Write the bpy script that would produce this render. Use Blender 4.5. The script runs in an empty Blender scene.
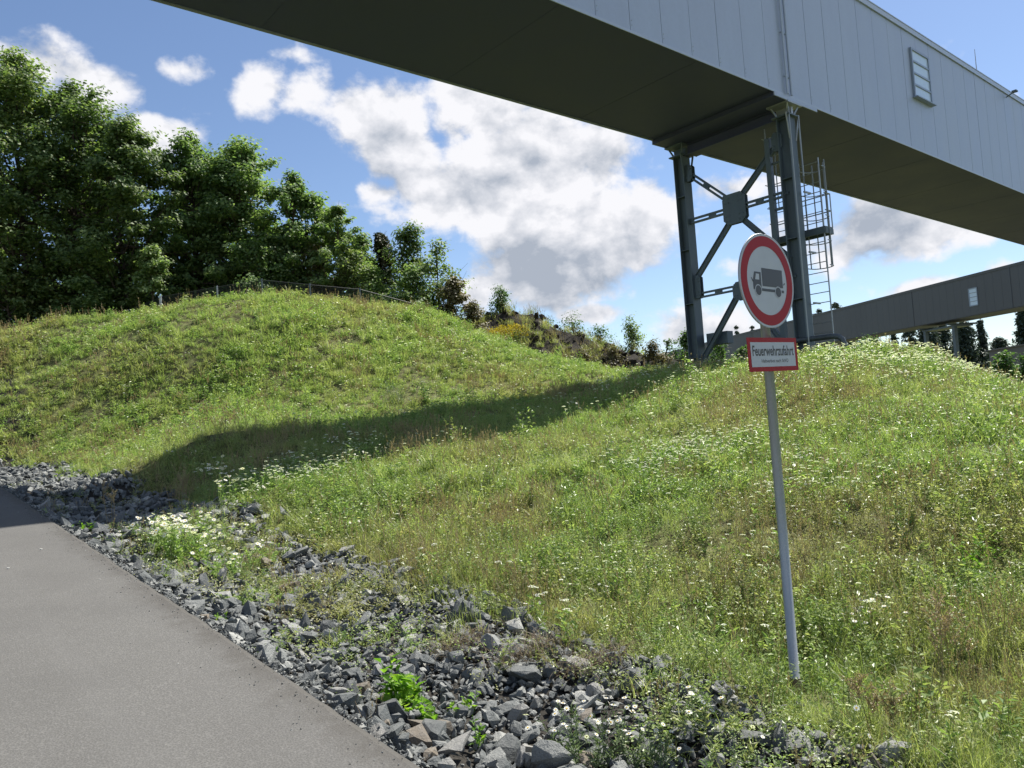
import bpy, bmesh, math, random
import numpy as np
from mathutils import Vector, Matrix
random.seed(7); rng = np.random.default_rng(7)
S = bpy.context.scene
COL = S.collection
R = math.radians

# ------------------------------------------------------------------ camera
# world: +X runs along the conveyor bridge, +Y along the road (away), Z up; the camera stands on the road
F = 769.0
CAMPOS = np.array([0.0, 0.0, 1.6])
MC = np.array([[0.76466346, 0.0217932, 0.64406121],
               [-0.64077447, -0.08058575, 0.76348806],
               [-0.06854101, 0.9965094, 0.04765645]])      # columns: right, up, forward
def ray(u, v):
    return MC @ (np.array([u - 512.0, 384.0 - v, F]) / F)
def at(u, v, t):
    return CAMPOS + ray(u, v) * t
cam_d = bpy.data.cameras.new('camera'); cam = bpy.data.objects.new('camera', cam_d); COL.objects.link(cam)
cam_d.sensor_fit = 'HORIZONTAL'; cam_d.sensor_width = 36.0; cam_d.lens = 36.0 * F / 1024
cam_d.clip_start = 0.05; cam_d.clip_end = 9000
r_, u_, f_ = MC[:, 0], MC[:, 1], MC[:, 2]
cam.matrix_world = Matrix(((r_[0], u_[0], -f_[0], 0), (r_[1], u_[1], -f_[1], 0), (r_[2], u_[2], -f_[2], 1.6), (0, 0, 0, 1)))
S.camera = cam
S.view_settings.view_transform = 'Standard'; S.view_settings.look = 'None'
S.view_settings.exposure = 1.0; S.view_settings.gamma = 1.0; S.view_settings.use_curve_mapping = False

# ------------------------------------------------------------------ sun and sky
SUN_EL, SUN_AZ = R(55), R(84)           # azimuth from +Y towards +X
SD = np.array([math.cos(SUN_EL) * math.sin(SUN_AZ), math.cos(SUN_EL) * math.cos(SUN_AZ), math.sin(SUN_EL)])
sl = bpy.data.lights.new('sun', 'SUN'); sl.energy = 4.6; sl.angle = R(0.53); sl.color = (1.0, 0.95, 0.86)
so = bpy.data.objects.new('sun', sl); COL.objects.link(so)
so.rotation_euler = Vector(SD).to_track_quat('Z', 'Y').to_euler(); so.location = (30, 5, 60)

W = bpy.data.worlds.new('World'); S.world = W; W.use_nodes = True
nt = W.node_tree; nt.nodes.clear()
def N(tree, t, **kw):
    n = tree.nodes.new(t)
    for k, v in kw.items(): setattr(n, k, v)
    return n
def setin(n, **kw):
    for k, v in kw.items(): n.inputs[k.replace('_', ' ')].default_value = v
class NT:
    """small helper for arithmetic in a node tree"""
    def __init__(s, tree): s.t = tree
    def val(s, sock, x):
        if isinstance(x, (int, float)): sock.default_value = x
        else: s.t.links.new(x, sock)
    def m(s, op, a, b=0.0, c=None, clamp=False):
        n = s.t.nodes.new('ShaderNodeMath'); n.operation = op; n.use_clamp = clamp
        s.val(n.inputs[0], a); s.val(n.inputs[1], b)
        if c is not None: s.val(n.inputs[2], c)
        return n.outputs[0]
    def mr(s, x, a, b, c=0.0, d=1.0, smooth=True):
        n = s.t.nodes.new('ShaderNodeMapRange'); n.interpolation_type = 'SMOOTHSTEP' if smooth else 'LINEAR'
        s.val(n.inputs[0], x)
        for i, v in enumerate((a, b, c, d)): n.inputs[i + 1].default_value = v
        return n.outputs[0]
    def noise(s, vec, scale, detail=4, rough=0.55, dist=0.0, lac=2.0):
        n = s.t.nodes.new('ShaderNodeTexNoise')
        if vec is not None: s.t.links.new(vec, n.inputs['Vector'])
        n.inputs['Scale'].default_value = scale; n.inputs['Detail'].default_value = detail
        n.inputs['Roughness'].default_value = rough; n.inputs['Distortion'].default_value = dist; n.inputs['Lacunarity'].default_value = lac
        return n.outputs['Fac']
    def mapping(s, vec, loc=(0, 0, 0), rot=(0, 0, 0), scl=(1, 1, 1), kind='POINT'):
        n = s.t.nodes.new('ShaderNodeMapping'); n.vector_type = kind
        s.t.links.new(vec, n.inputs[0]); n.inputs[1].default_value = loc; n.inputs[2].default_value = rot; n.inputs[3].default_value = scl
        return n.outputs[0]
    def mix(s, f, a, b, typ='MIX'):
        n = s.t.nodes.new('ShaderNodeMix'); n.data_type = 'RGBA'; n.blend_type = typ
        s.val(n.inputs[0], f)
        for i, v in ((6, a), (7, b)):
            if isinstance(v, tuple): n.inputs[i].default_value = v if len(v) == 4 else v + (1,)
            else: s.t.links.new(v, n.inputs[i])
        return n.outputs[2]
    def ramp(s, f, stops):
        n = s.t.nodes.new('ShaderNodeValToRGB'); e = n.color_ramp.elements
        s.val(n.inputs[0], f)
        while len(e) < len(stops): e.new(0.5)
        for i, (p, c) in enumerate(stops): e[i].position = p; e[i].color = c + (1,)
        return n.outputs[0]
w = NT(nt)
tc = N(nt, 'ShaderNodeTexCoord'); D = tc.outputs['Generated']
sky = N(nt, 'ShaderNodeTexSky', sky_type='NISHITA'); sky.sun_disc = False
sky.sun_elevation = SUN_EL; sky.sun_rotation = SUN_AZ; sky.air_density = 1.0; sky.dust_density = 0.35; sky.ozone_density = 2.0; sky.altitude = 400
# cumulus clouds: banks at directions of their own (azimuth, height, extent), broken up by noise
BANKS = [(268, 84, 48, 30, 1.0), (310, 94, 70, 38, .98), (352, 106, 72, 42, 1.0), (388, 138, 42, 52, 1.05), (412, 170, 34, 42, 1.1), (385, 192, 34, 18, .8), (300, 55, 60, 22, .7),
         (500, 112, 66, 56, 1.1), (535, 160, 90, 85, 1.3), (470, 203, 72, 46, 1.2), (560, 212, 112, 88, 1.35), (622, 224, 76, 58, 1.25), (655, 218, 46, 34, 1.0), (540, 266, 104, 46, 1.15), (598, 160, 52, 80, 1.1), (565, 100, 60, 40, .9),
         (36, 66, 62, 34, 1.15), (88, 82, 54, 32, 1.15), (143, 132, 36, 20, .9), (204, 72, 50, 17, .72), (165, 160, 40, 30, .5), (860, 235, 130, 52, 1.0), (940, 228, 80, 36, .9),
         (735, 188, 75, 22, .85), (905, 290, 90, 17, 1.0), (1000, 268, 40, 14, .7), (690, 328, 90, 26, .85), (590, 316, 36, 14, .9), (470, 292, 30, 26, .95), (340, 205, 22, 10, .45),
         (1015, 95, 24, 12, .9), (680, 60, 100, 40, .6)]
field = None
for (u, v, rx, ry, amp) in BANKS:
    d = ray(u, v); d = d / np.linalg.norm(d)
    az = math.atan2(d[0], d[1]); k = F / math.cos(0)          # angular size of the bank
    off = math.hypot((u - 512) / F, (v - 384) / F); s_ = 1.25 / (F * math.sqrt(1 + off * off))
    mp = w.mapping(D, loc=tuple(d), rot=(0, 0, -az), scl=(rx * s_, 0.6, ry * s_), kind='TEXTURE')
    g = N(nt, 'ShaderNodeTexGradient', gradient_type='SPHERICAL'); nt.links.new(mp, g.inputs[0])
    x = w.m('MULTIPLY', w.m('POWER', g.outputs['Fac'], 0.8), amp)
    field = x if field is None else w.m('MAXIMUM', field, x)
# elsewhere in the sky: scattered clouds out of the photograph's view
sep = N(nt, 'ShaderNodeSeparateXYZ'); nt.links.new(D, sep.inputs[0])
front = N(nt, 'ShaderNodeVectorMath', operation='DOT_PRODUCT'); nt.links.new(D, front.inputs[0]); front.inputs[1].default_value = tuple(MC[:, 2])
away = w.mr(front.outputs['Value'], 0.72, 0.5)
oth = w.m('MULTIPLY', w.mr(w.noise(D, 2.3, 3), 0.5, 0.66), away)
field = w.m('MAXIMUM', field, w.m('MULTIPLY', oth, w.mr(sep.outputs[2], 0.02, 0.2)))
stretch = w.mapping(D, scl=(1, 1, 1.35))
def cloud_noise(vec):
    a = w.noise(vec, 6.5, 2, 0.5); b = w.noise(vec, 15, 8, 0.56, 0.1)
    return w.m('ADD', w.m('MULTIPLY', a, 0.75), w.m('MULTIPLY', b, 0.95))     # about 0.85 in the mean
n1 = cloud_noise(stretch)
n2 = cloud_noise(w.mapping(stretch, loc=(SD[0] * .028, SD[1] * .028, SD[2] * .035)))
dens = w.m('ADD', w.m('MULTIPLY', field, 1.1), w.m('MULTIPLY', w.m('SUBTRACT', n1, 0.85), 2.0))
alpha = w.mr(dens, 0.30, 0.74)
relief = w.m('SUBTRACT', n1, n2)
grey = None                          # shaded bellies of the larger clouds
for (u, v, rx, ry) in ((570, 284, 120, 40), (515, 270, 80, 34), (880, 226, 120, 36), (500, 165, 50, 22), (700, 338, 60, 14)):
    d = ray(u, v); d = d / np.linalg.norm(d); az = math.atan2(d[0], d[1]); s_ = 1.25 / (F * math.sqrt(1 + ((u - 512) / F) ** 2 + ((v - 384) / F) ** 2))
    g = N(nt, 'ShaderNodeTexGradient', gradient_type='SPHERICAL'); nt.links.new(w.mapping(D, loc=tuple(d), rot=(0, 0, -az), scl=(rx * s_, 0.6, ry * s_), kind='TEXTURE'), g.inputs[0])
    x = w.mr(g.outputs['Fac'], 0.0, 0.6); grey = x if grey is None else w.m('MAXIMUM', grey, x)
grey = w.m('MULTIPLY', grey, w.mr(n1, 0.5, 0.95, 0.55, 1.0))
thick = w.mr(dens, 0.7, 1.6)
shade = w.m('ADD', w.m('MULTIPLY', relief, 1.7), w.m('SUBTRACT', w.m('SUBTRACT', 1.0, w.m('MULTIPLY', thick, 0.24)), w.m('MULTIPLY', grey, 0.30)))
shade = w.m('MAXIMUM', w.m('MINIMUM', shade, 1.08), 0.48)
CL = 7.0
cc = N(nt, 'ShaderNodeCombineXYZ')
cloudcol = w.mix(w.mr(shade, 0.4, 1.0, smooth=False), (0.36 * CL, 0.42 * CL, 0.52 * CL), (1.0 * CL, 1.0 * CL, 1.04 * CL))
skyc = w.mix(1.0, sky.outputs[0], (1.0, 1.0, 1.04), 'MULTIPLY')
colr = w.mix(alpha, skyc, cloudcol)
bg = N(nt, 'ShaderNodeBackground'); bg.inputs['Strength'].default_value = 0.068
nt.links.new(colr, bg.inputs[0])
wo = N(nt, 'ShaderNodeOutputWorld'); nt.links.new(bg.outputs[0], wo.inputs[0])
W.cycles.sampling_method = 'MANUAL'; W.cycles.sample_map_resolution = 512

# ------------------------------------------------------------------ mesh helpers
class MB:
    def __init__(s): s.V = []; s.F = []; s.n = 0
    def add(s, V, Fs, mi=0):
        V = np.asarray(V, float).reshape(-1, 3); Fs = np.asarray(Fs, int)
        s.V.append(V); s.F.append((Fs + s.n, mi)); s.n += len(V); return s
    def box(s, c, size, rz=0.0, mi=0, M=None):
        x, y, z = [d / 2 for d in size]
        V = np.array([(-x, -y, -z), (x, -y, -z), (x, y, -z), (-x, y, -z), (-x, -y, z), (x, -y, z), (x, y, z), (-x, y, z)])
        if M is not None: V = V @ np.asarray(M).T
        if rz: cz, sz = math.cos(rz), math.sin(rz); V = V @ np.array([[cz, sz, 0], [-sz, cz, 0], [0, 0, 1]])
        return s.add(V + np.asarray(c), [(0, 3, 2, 1), (4, 5, 6, 7), (0, 1, 5, 4), (1, 2, 6, 5), (2, 3, 7, 6), (3, 0, 4, 7)], mi)
    def bar(s, p0, p1, wd, ht, up=(0, 0, 1), mi=0, off=(0, 0)):
        p0 = np.asarray(p0, float); p1 = np.asarray(p1, float); d = p1 - p0; L = np.linalg.norm(d); d /= L
        a = np.cross(d, np.asarray(up, float))
        if np.linalg.norm(a) < 1e-6: a = np.cross(d, (1, 0, 0))
        a /= np.linalg.norm(a); b = np.cross(a, d)
        M = np.stack([d, a, b], 1)
        return s.box((p0 + p1) / 2 + a * off[0] + b * off[1], (L, wd, ht), M=M, mi=mi)
    def tube(s, P, rad, n=8, caps=True, mi=0):
        P = np.asarray(P, float); k = len(P); rad = np.broadcast_to(np.asarray(rad, float), (k,))
        T = np.gradient(P, axis=0); T /= np.linalg.norm(T, axis=1)[:, None] + 1e-12
        ref = np.array([0, 0, 1.0]) if abs(T[0][2]) < 0.9 else np.array([1.0, 0, 0])
        A = np.cross(T, ref); A /= np.linalg.norm(A, axis=1)[:, None] + 1e-12; B = np.cross(T, A)
        th = np.arange(n) * 2 * math.pi / n
        V = P[:, None, :] + rad[:, None, None] * (np.cos(th)[None, :, None] * A[:, None, :] + np.sin(th)[None, :, None] * B[:, None, :])
        i = np.arange(k - 1)[:, None] * n; j = np.arange(n)[None, :]; j2 = (j + 1) % n
        Q = np.stack([i + j, i + j2, i + n + j2, i + n + j], -1).reshape(-1, 4)
        base = s.n; s.add(V.reshape(-1, 3), Q, mi)
        if caps:
            s.F.append((np.array([[base + q for q in range(n)]]), mi)); s.F.append((np.array([[base + (k - 1) * n + q for q in range(n)][::-1]]), mi))
        return s
    def disc(s, c, r, n=48, y=0.0, th=0.0, mi=0):
        """disc in the XZ plane; th > 0 gives it thickness towards +Y"""
        a = np.arange(n) * 2 * math.pi / n
        V = np.stack([c[0] + r * np.cos(a), np.full(n, y), c[1] + r * np.sin(a)], 1)
        if th <= 0: return s.add(V, [list(range(n))], mi)
        b = s.n; s.add(np.concatenate([V, V + (0, th, 0)]), [list(range(n))], mi)
        s.F.append((np.array([[b + n + q for q in range(n)][::-1]]), mi))
        s.F.append((np.array([[b + q, b + n + q, b + n + (q + 1) % n, b + (q + 1) % n] for q in range(n)]), mi)); return s
    def mesh(s, name, mats, smooth=False):
        me = bpy.data.meshes.new(name)
        V = np.concatenate(s.V).astype(np.float32)
        tot = []; idx = []; mi = []
        for Fs, m in s.F:
            if Fs.ndim == 1: Fs = Fs[None]
            tot.append(np.full(len(Fs), Fs.shape[1])); idx.append(Fs.reshape(-1)); mi.append(np.full(len(Fs), m))
        tot = np.concatenate(tot); idx = np.concatenate(idx); mi = np.concatenate(mi)
        me.vertices.add(len(V)); me.vertices.foreach_set('co', V.ravel())
        me.loops.add(len(idx)); me.loops.foreach_set('vertex_index', idx.astype(np.int32))
        me.polygons.add(len(tot)); st = np.concatenate([[0], np.cumsum(tot)[:-1]])
        me.polygons.foreach_set('loop_start', st.astype(np.int32)); me.polygons.foreach_set('loop_total', tot.astype(np.int32))
        me.polygons.foreach_set('material_index', mi.astype(np.int32))
        me.polygons.foreach_set('use_smooth', np.full(len(tot), bool(smooth)))
        for m in (mats if isinstance(mats, (list, tuple)) else [mats]): me.materials.append(m)
        me.update(calc_edges=True); me.validate()
        return me
    def build(s, name, mats, parent=None, smooth=False, loc=None, bevel=0):
        o = bpy.data.objects.new(name, s.mesh(name, mats, smooth)); COL.objects.link(o)
        if parent is not None: o.parent = parent
        if loc is not None: o.location = loc
        if bevel:
            b = o.modifiers.new('bevel', 'BEVEL'); b.width = bevel; b.segments = 2; b.limit_method = 'ANGLE'; b.harden_normals = False
        return o
def tag(o, label=None, cat=None, group=None, kind=None):
    if label: o['label'] = label
    if cat: o['category'] = cat
    if group: o['group'] = group
    if kind: o['kind'] = kind
    return o
def empty(name, loc=(0, 0, 0), rz=0.0):
    o = bpy.data.objects.new(name, None); COL.objects.link(o); o.location = loc; o.rotation_euler = (0, 0, rz); o.empty_display_size = 0.3
    return o
# ------------------------------------------------------------------ materials
def new_mat(name):
    m = bpy.data.materials.new(name); m.use_nodes = True; t = m.node_tree
    b = t.nodes['Principled BSDF']; return m, t, b, NT(t)
def metal_mat(name, col, rough=0.5, metallic=0.0, var=0.12, scale=1.5, streak=True, bump=0.0):
    m, t, b, k = new_mat(name)
    tcx = N(t, 'ShaderNodeTexCoord'); P = tcx.outputs['Object']
    n = k.noise(k.mapping(P, scl=(1, 1, 0.25 if streak else 1)), scale, 6, 0.6)
    n2 = k.noise(P, scale * 14, 3, 0.6)
    f = k.m('ADD', k.m('MULTIPLY', n, 0.75), k.m('MULTIPLY', n2, 0.25))
    lo = tuple(c * (1 - var) for c in col); hi = tuple(min(1, c * (1 + var)) for c in col)
    t.links.new(k.mix(k.mr(f, 0.3, 0.7), lo, hi), b.inputs['Base Color'])
    b.inputs['Metallic'].default_value = metallic
    t.links.new(k.mr(f, 0.3, 0.7, rough - 0.06, rough + 0.08), b.inputs['Roughness'])
    if bump:
        bp = N(t, 'ShaderNodeBump'); bp.inputs['Strength'].default_value = bump; bp.inputs['Distance'].default_value = 0.02
        t.links.new(n, bp.inputs['Height']); t.links.new(bp.outputs[0], b.inputs['Normal'])
    return m
def flat_mat(name, col, rough=0.6, metallic=0.0, coat=0.0):
    m, t, b, k = new_mat(name)
    if 'sheeting' in name: b.inputs['Specular IOR Level'].default_value = .25
    tcx = N(t, 'ShaderNodeTexCoord'); n = k.noise(tcx.outputs['Object'], 9, 5, 0.6)
    t.links.new(k.mix(n, tuple(c * 0.88 for c in col), tuple(min(1, c * 1.1) for c in col)), b.inputs['Base Color'])
    b.inputs['Roughness'].default_value = rough; b.inputs['Metallic'].default_value = metallic; b.inputs['Coat Weight'].default_value = coat
    return m
def leaf_mat(name, stops, transl=0.45, rough=0.55, use_tint=False, spread=0.35, dry=None, spec=0.4):
    """leaf colour varies leaf by leaf (island), plant by plant (object) and, for the meadow, with the patch it grows in"""
    m, t, b, k = new_mat(name)
    geo = N(t, 'ShaderNodeNewGeometry'); oi = N(t, 'ShaderNodeObjectInfo')
    f = k.m('ADD', k.m('MULTIPLY', geo.outputs['Random Per Island'], spread), k.m('MULTIPLY', oi.outputs['Random'], 1 - spread))
    c = k.ramp(f, stops)
    if use_tint:
        a = N(t, 'ShaderNodeAttribute', attribute_type='INSTANCER', attribute_name='tint')
        c = k.mix(k.m('MULTIPLY', a.outputs['Fac'], 0.85), c, k.ramp(f, dry))
    t.links.new(c, b.inputs['Base Color']); b.inputs['Roughness'].default_value = rough; b.inputs['Specular IOR Level'].default_value = spec
    tr = N(t, 'ShaderNodeBsdfTranslucent'); tcg = k.mix(1.0, c, (1.2, 1.3, 0.7), 'MULTIPLY'); t.links.new(tcg, tr.inputs[0])
    ms = N(t, 'ShaderNodeMixShader'); ms.inputs[0].default_value = transl
    t.links.new(b.outputs[0], ms.inputs[1]); t.links.new(tr.outputs[0], ms.inputs[2])
    t.links.new(ms.outputs[0], t.nodes['Material Output'].inputs[0])
    return m
def bark_mat(name, col):
    m, t, b, k = new_mat(name)
    tcx = N(t, 'ShaderNodeTexCoord'); n = k.noise(k.mapping(tcx.outputs['Object'], scl=(6, 6, 1.2)), 3, 6, 0.65)
    t.links.new(k.mix(k.mr(n, .3, .7), tuple(c * .55 for c in col), tuple(c * 1.35 for c in col)), b.inputs['Base Color']); b.inputs['Roughness'].default_value = 0.9
    bp = N(t, 'ShaderNodeBump'); bp.inputs['Strength'].default_value = 0.6; t.links.new(n, bp.inputs['Height']); t.links.new(bp.outputs[0], b.inputs['Normal'])
    return m

M_PANEL = metal_mat('silver_panel', (0.385, 0.44, 0.555), 0.45, 0.2, 0.085, 0.7)
M_GAP = flat_mat('panel_joint', (0.10, 0.11, 0.125), 0.6)
M_FLASH = metal_mat('flashing', (0.42, 0.47, 0.55), 0.4, 0.3, 0.06, 2)
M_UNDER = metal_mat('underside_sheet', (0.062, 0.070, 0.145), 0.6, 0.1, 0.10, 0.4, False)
M_STEEL = metal_mat('blue_grey_steel', (0.10, 0.13, 0.16), 0.5, 0.15, 0.16, 2.2)
M_GALV = metal_mat('galvanised_steel', (0.34, 0.365, 0.39), 0.45, 0.55, 0.15, 5)
M_PIPE = metal_mat('dark_pipe', (0.07, 0.085, 0.10), 0.4, 0.2, 0.2, 4)
M_GLASS = flat_mat('window_pane', (0.60, 0.72, 0.88), 0.12, 0.0)
M_DARKFRAME = flat_mat('window_frame', (0.27, 0.32, 0.40), 0.4, 0.3)
M_WALL = metal_mat('grey_render', (0.12, 0.115, 0.12), 0.8, 0.0, 0.12, 0.3)
M_BRIDGE2 = metal_mat('grey_panel', (0.095, 0.10, 0.112), 0.55, 0.1, 0.05, 0.3)
M_WHITE = flat_mat('white_sheeting', (0.50, 0.53, 0.57), 0.5)
M_RED = flat_mat('red_sheeting', (0.34, 0.008, 0.016), 0.5)
M_BLACK = flat_mat('black_print', (0.022, 0.024, 0.028), 0.4)
M_GREYP = flat_mat('faded_black_print', (0.03, 0.032, 0.036), 0.4)
M_BARK = bark_mat('bark', (0.085, 0.065, 0.05))
M_TWIG = bark_mat('twig', (0.13, 0.10, 0.07))
M_LEAF_A = leaf_mat('maple_leaf', [(0, (0.058, 0.105, 0.040)), (0.5, (0.145, 0.215, 0.075)), (0.85, (0.25, 0.315, 0.125)), (1, (0.38, 0.37, 0.20))], 0.52, spread=0.75)
M_LEAF_B = leaf_mat('ash_leaf', [(0, (0.075, 0.14, 0.055)), (0.5, (0.17, 0.26, 0.095)), (1, (0.30, 0.37, 0.16))], 0.52, spread=0.75)
M_LEAF_I = leaf_mat('ivy_leaf', [(0, (0.030, 0.045, 0.014)), (0.6, (0.055, 0.065, 0.02)), (1, (0.14, 0.085, 0.04))], 0.2, spread=0.8)
M_LEAF_S = leaf_mat('shrub_leaf', [(0, (0.05, 0.11, 0.032)), (0.5, (0.09, 0.17, 0.05)), (1, (0.16, 0.25, 0.085))], 0.4, spread=0.7)
M_NEEDLE = leaf_mat('needle', [(0, (0.05, 0.080, 0.062)), (1, (0.10, 0.135, 0.10))], 0.1, spread=0.7)  # needle green lightened, with some distance haze put into the colour
M_DRYBUSH = leaf_mat('dry_bush', [(0, (0.12, 0.105, 0.055)), (0.6, (0.17, 0.16, 0.08)), (1, (0.22, 0.17, 0.11))], 0.3, spread=0.8)
M_GOLD = leaf_mat('yellow_blossom', [(0, (0.34, 0.26, 0.02)), (1, (0.50, 0.40, 0.04))], 0.35, spread=0.8)
DRY = [(0, (0.19, 0.215, 0.09)), (0.5, (0.34, 0.33, 0.16)), (1, (0.50, 0.42, 0.26))]
M_GRASS = leaf_mat('grass_blade', [(0, (0.140, 0.205, 0.058)), (0.5, (0.280, 0.370, 0.125)), (1, (0.49, 0.53, 0.25))], 0.48, 0.42, use_tint=True, spread=0.6, dry=DRY)
M_HERB = leaf_mat('herb_leaf', [(0, (0.090, 0.170, 0.052)), (0.5, (0.225, 0.340, 0.105)), (1, (0.45, 0.52, 0.21))], 0.42, 0.38, use_tint=True, spread=0.6, dry=DRY)
M_BRIGHT = leaf_mat('bright_leaf', [(0, (0.11, 0.24, 0.025)), (0.6, (0.20, 0.36, 0.04)), (1, (0.32, 0.42, 0.06))], 0.5, spread=0.8)
M_GREYHERB = leaf_mat('grey_green_leaf', [(0, (0.09, 0.14, 0.065)), (1, (0.17, 0.22, 0.11))], 0.35, spread=0.8)
M_SEED = leaf_mat('seed_stem', [(0, (0.22, 0.165, 0.09)), (0.5, (0.34, 0.28, 0.17)), (1, (0.42, 0.30, 0.20))], 0.3, spread=0.5)
M_STRAW = leaf_mat('straw', [(0, (0.09, 0.065, 0.04)), (1, (0.24, 0.185, 0.12))], 0.25, spread=0.8)
M_PETAL = leaf_mat('white_petal', [(0, (0.72, 0.73, 0.70)), (1, (0.88, 0.88, 0.86))], 0.35, spread=0.8)
M_YOLK = flat_mat('yellow_centre', (0.55, 0.36, 0.03), 0.7)

# ------------------------------------------------------------------ terrain
# road surface rises gently away from the camera, and the road bends left beyond the view
def zr(Y):
    return 0.07 * np.clip(np.asarray(Y, float), -12, 46)
def bend(Y):
    return -.035 * np.clip(np.asarray(Y, float) - 17, 0, 13) ** 2
CP = []
for y in (-9, -6, -3, 0, 1.5, 3, 5, 7, 9, 12, 15, 18, 21, 25):
    z = 0.07 * y
    e_ = float(bend(y)) * .8
    CP += [(1.75 + e_, y, z - .10), (2.3 + e_, y, z - .30), (3.0 + e_ * .7, y, z - .36), (3.75 + e_ * .5, y, z - .26)]
CP += [(4.45, 2.72, -0.28), (4.3, 10.9, .85), (5.45, 10.9, 1.0), (6.7, 10.9, 1.2), (8.4, 10.95, 1.32), (10.4, 10.95, 1.42), (12.2, 10.95, 1.65), (14.7, 11, 2.2)]
CP += [(4.2, 15.9, 1.2), (4.9, 15.9, 1.55), (6.4, 15.95, 1.7), (8.0, 15.95, 1.7), (9.8, 15.95, 1.85), (11.3, 16, 2.05), (13.7, 16, 2.2), (17, 16, 2.5), (20.6, 16.1, 2.85)]
CREST = [(0, 336, 28), (60, 324, 28.5), (120, 318, 28.5), (160, 312, 28.5), (200, 303, 28.5), (270, 299, 28), (330, 305, 28), (400, 310, 29), (450, 322, 30), (500, 352, 31), (530, 374, 31.5), (560, 390, 32), (640, 386, 31),
         (700, 372, 27), (760, 372, 24.5), (800, 374, 23), (835, 373, 21.5), (865, 362, 20.2), (900, 357, 19), (930, 361, 18.5), (960, 374, 18), (1024, 406, 17.5)]
for i, (u, v, t) in enumerate(CREST):
    CP.append(tuple(at(u, v, t)))
    p = at(u, v, t + 7); CP.append((p[0], p[1], p[2] - 1.9))
CP += [(-4, 44, 5), (6, 52, 6), (20, 46, 5), (34, 36, 2.5), (42, 22, .9), (42, 5, .6), (36, -8, .4), (22, -12, .4), (8, -12, -.5), (11, -3, .35), (20, 0, 1.0), (12, 3, 1.05), (7, 0, .35), (24, 4.5, .9), (0, 31, 4.0), (-3, 36, 5.6), (-8, 40, 5.9)]
CP = np.array(CP, float)
def _U(r2): return 0.5 * r2 * np.log(r2 + 1e-9)
def fit(P):
    n = len(P); K = _U(((P[:, None, :2] - P[None, :, :2]) ** 2).sum(-1)) + np.eye(n) * 0.12
    A = np.zeros((n + 3, n + 3)); A[:n, :n] = K; A[:n, n] = 1; A[:n, n + 1:] = P[:, :2]; A[n, :n] = 1; A[n + 1:, :n] = P[:, :2].T
    return np.linalg.solve(A, np.concatenate([P[:, 2], np.zeros(3)]))
TPS = fit(CP)
def vnoise(x, y, seed=0):
    """smooth value noise"""
    xi = np.floor(x).astype(int); yi = np.floor(y).astype(int); fx = x - xi; fy = y - yi
    fx = fx * fx * (3 - 2 * fx); fy = fy * fy * (3 - 2 * fy)
    def h(a, b):
        v = np.sin(a * 127.1 + b * 311.7 + seed * 74.7) * 43758.5453; return v - np.floor(v)
    return (h(xi, yi) * (1 - fx) + h(xi + 1, yi) * fx) * (1 - fy) + (h(xi, yi + 1) * (1 - fx) + h(xi + 1, yi + 1) * fx) * fy
def fbm(x, y, seed=0, o=4):
    s = 0; a = .5; n = 0
    for i in range(o): s = s + a * vnoise(x * 2 ** i, y * 2 ** i, seed + i * 13); n += a; a *= .5
    return s / n
def sst(x, a, b):
    t = np.clip((x - a) / (b - a), 0, 1); return t * t * (3 - 2 * t)
def ground(X, Y):
    X = np.atleast_1d(np.asarray(X, float)); Y = np.atleast_1d(np.asarray(Y, float)); sh = X.shape
    X = X.ravel(); Y = Y.ravel(); out = np.zeros(len(X)); n = len(CP)
    Xc, Yc = np.clip(X, -12, 46), np.clip(Y, -14, 54)
    for i in range(0, len(X), 20000):
        x, y = Xc[i:i + 20000], Yc[i:i + 20000]
        r2 = (x[:, None] - CP[None, :, 0]) ** 2 + (y[:, None] - CP[None, :, 1]) ** 2
        out[i:i + 20000] = _U(r2) @ TPS[:n] + TPS[n] + TPS[n + 1] * x + TPS[n + 2] * y
    bump = (fbm(X * .55, Y * .55, 3) - .5) * .42 + (fbm(X * 2.1, Y * 2.1, 5, 3) - .5) * .16
    bump = bump + (fbm(X * .30, Y * .30, 15, 3) - .5) * .85 * sst(Y, 18, 23) * (1 - sst(X, 13, 18))
    out = out + bump * sst(X, 3.7 + bend(Y) * .5, 5.5 + bend(Y) * .5)
    far = sst(np.hypot(X - 14, Y - 16), 38, 95)
    out = out * (1 - far) + (-0.6) * far
    # road bed and the verge on its far side
    z_bed = zr(Y) - 0.06
    verge = z_bed - 0.12 * sst(-X + bend(Y), 4.3, 6.5) + (fbm(X * .8, Y * .8, 9) - .5) * .25 * sst(-X + bend(Y), 4.6, 8)
    fl = sst(-X, 10, 90); verge = verge * (1 - fl) - 0.6 * fl
    e = bend(Y); k = sst(X - e, 1.60, 1.80); k = np.maximum(k, sst(Y, 30, 33) * sst(X, -40, -20))
    return (verge * (1 - k) + out * k).reshape(sh)
def axis(lo, hi, step, far):
    a = list(np.arange(lo, hi + 1e-6, step)); s = step
    while a[-1] < far: s *= 1.22; a.append(a[-1] + s)
    s = step
    while a[0] > -far: s *= 1.22; a.insert(0, a[0] - s)
    return np.array(a)
def ground_normal(X, Y, e=.15):
    dx = (ground(X + e, Y) - ground(X - e, Y)) / (2 * e); dy = (ground(X, Y + e) - ground(X, Y - e)) / (2 * e)
    n = np.stack([-dx, -dy, np.ones_like(dx)], 1); return n / np.linalg.norm(n, axis=1)[:, None]
ax = np.unique(np.concatenate([axis(-8, 28, .25, 6000), [1.60, 1.65, 1.7, 1.73, 1.8, 1.85]])); ay = axis(-8, 45, .25, 6000)
GX, GY = np.meshgrid(ax, ay, indexing='ij'); GZ = ground(GX, GY)
nx, ny = GX.shape
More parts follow.
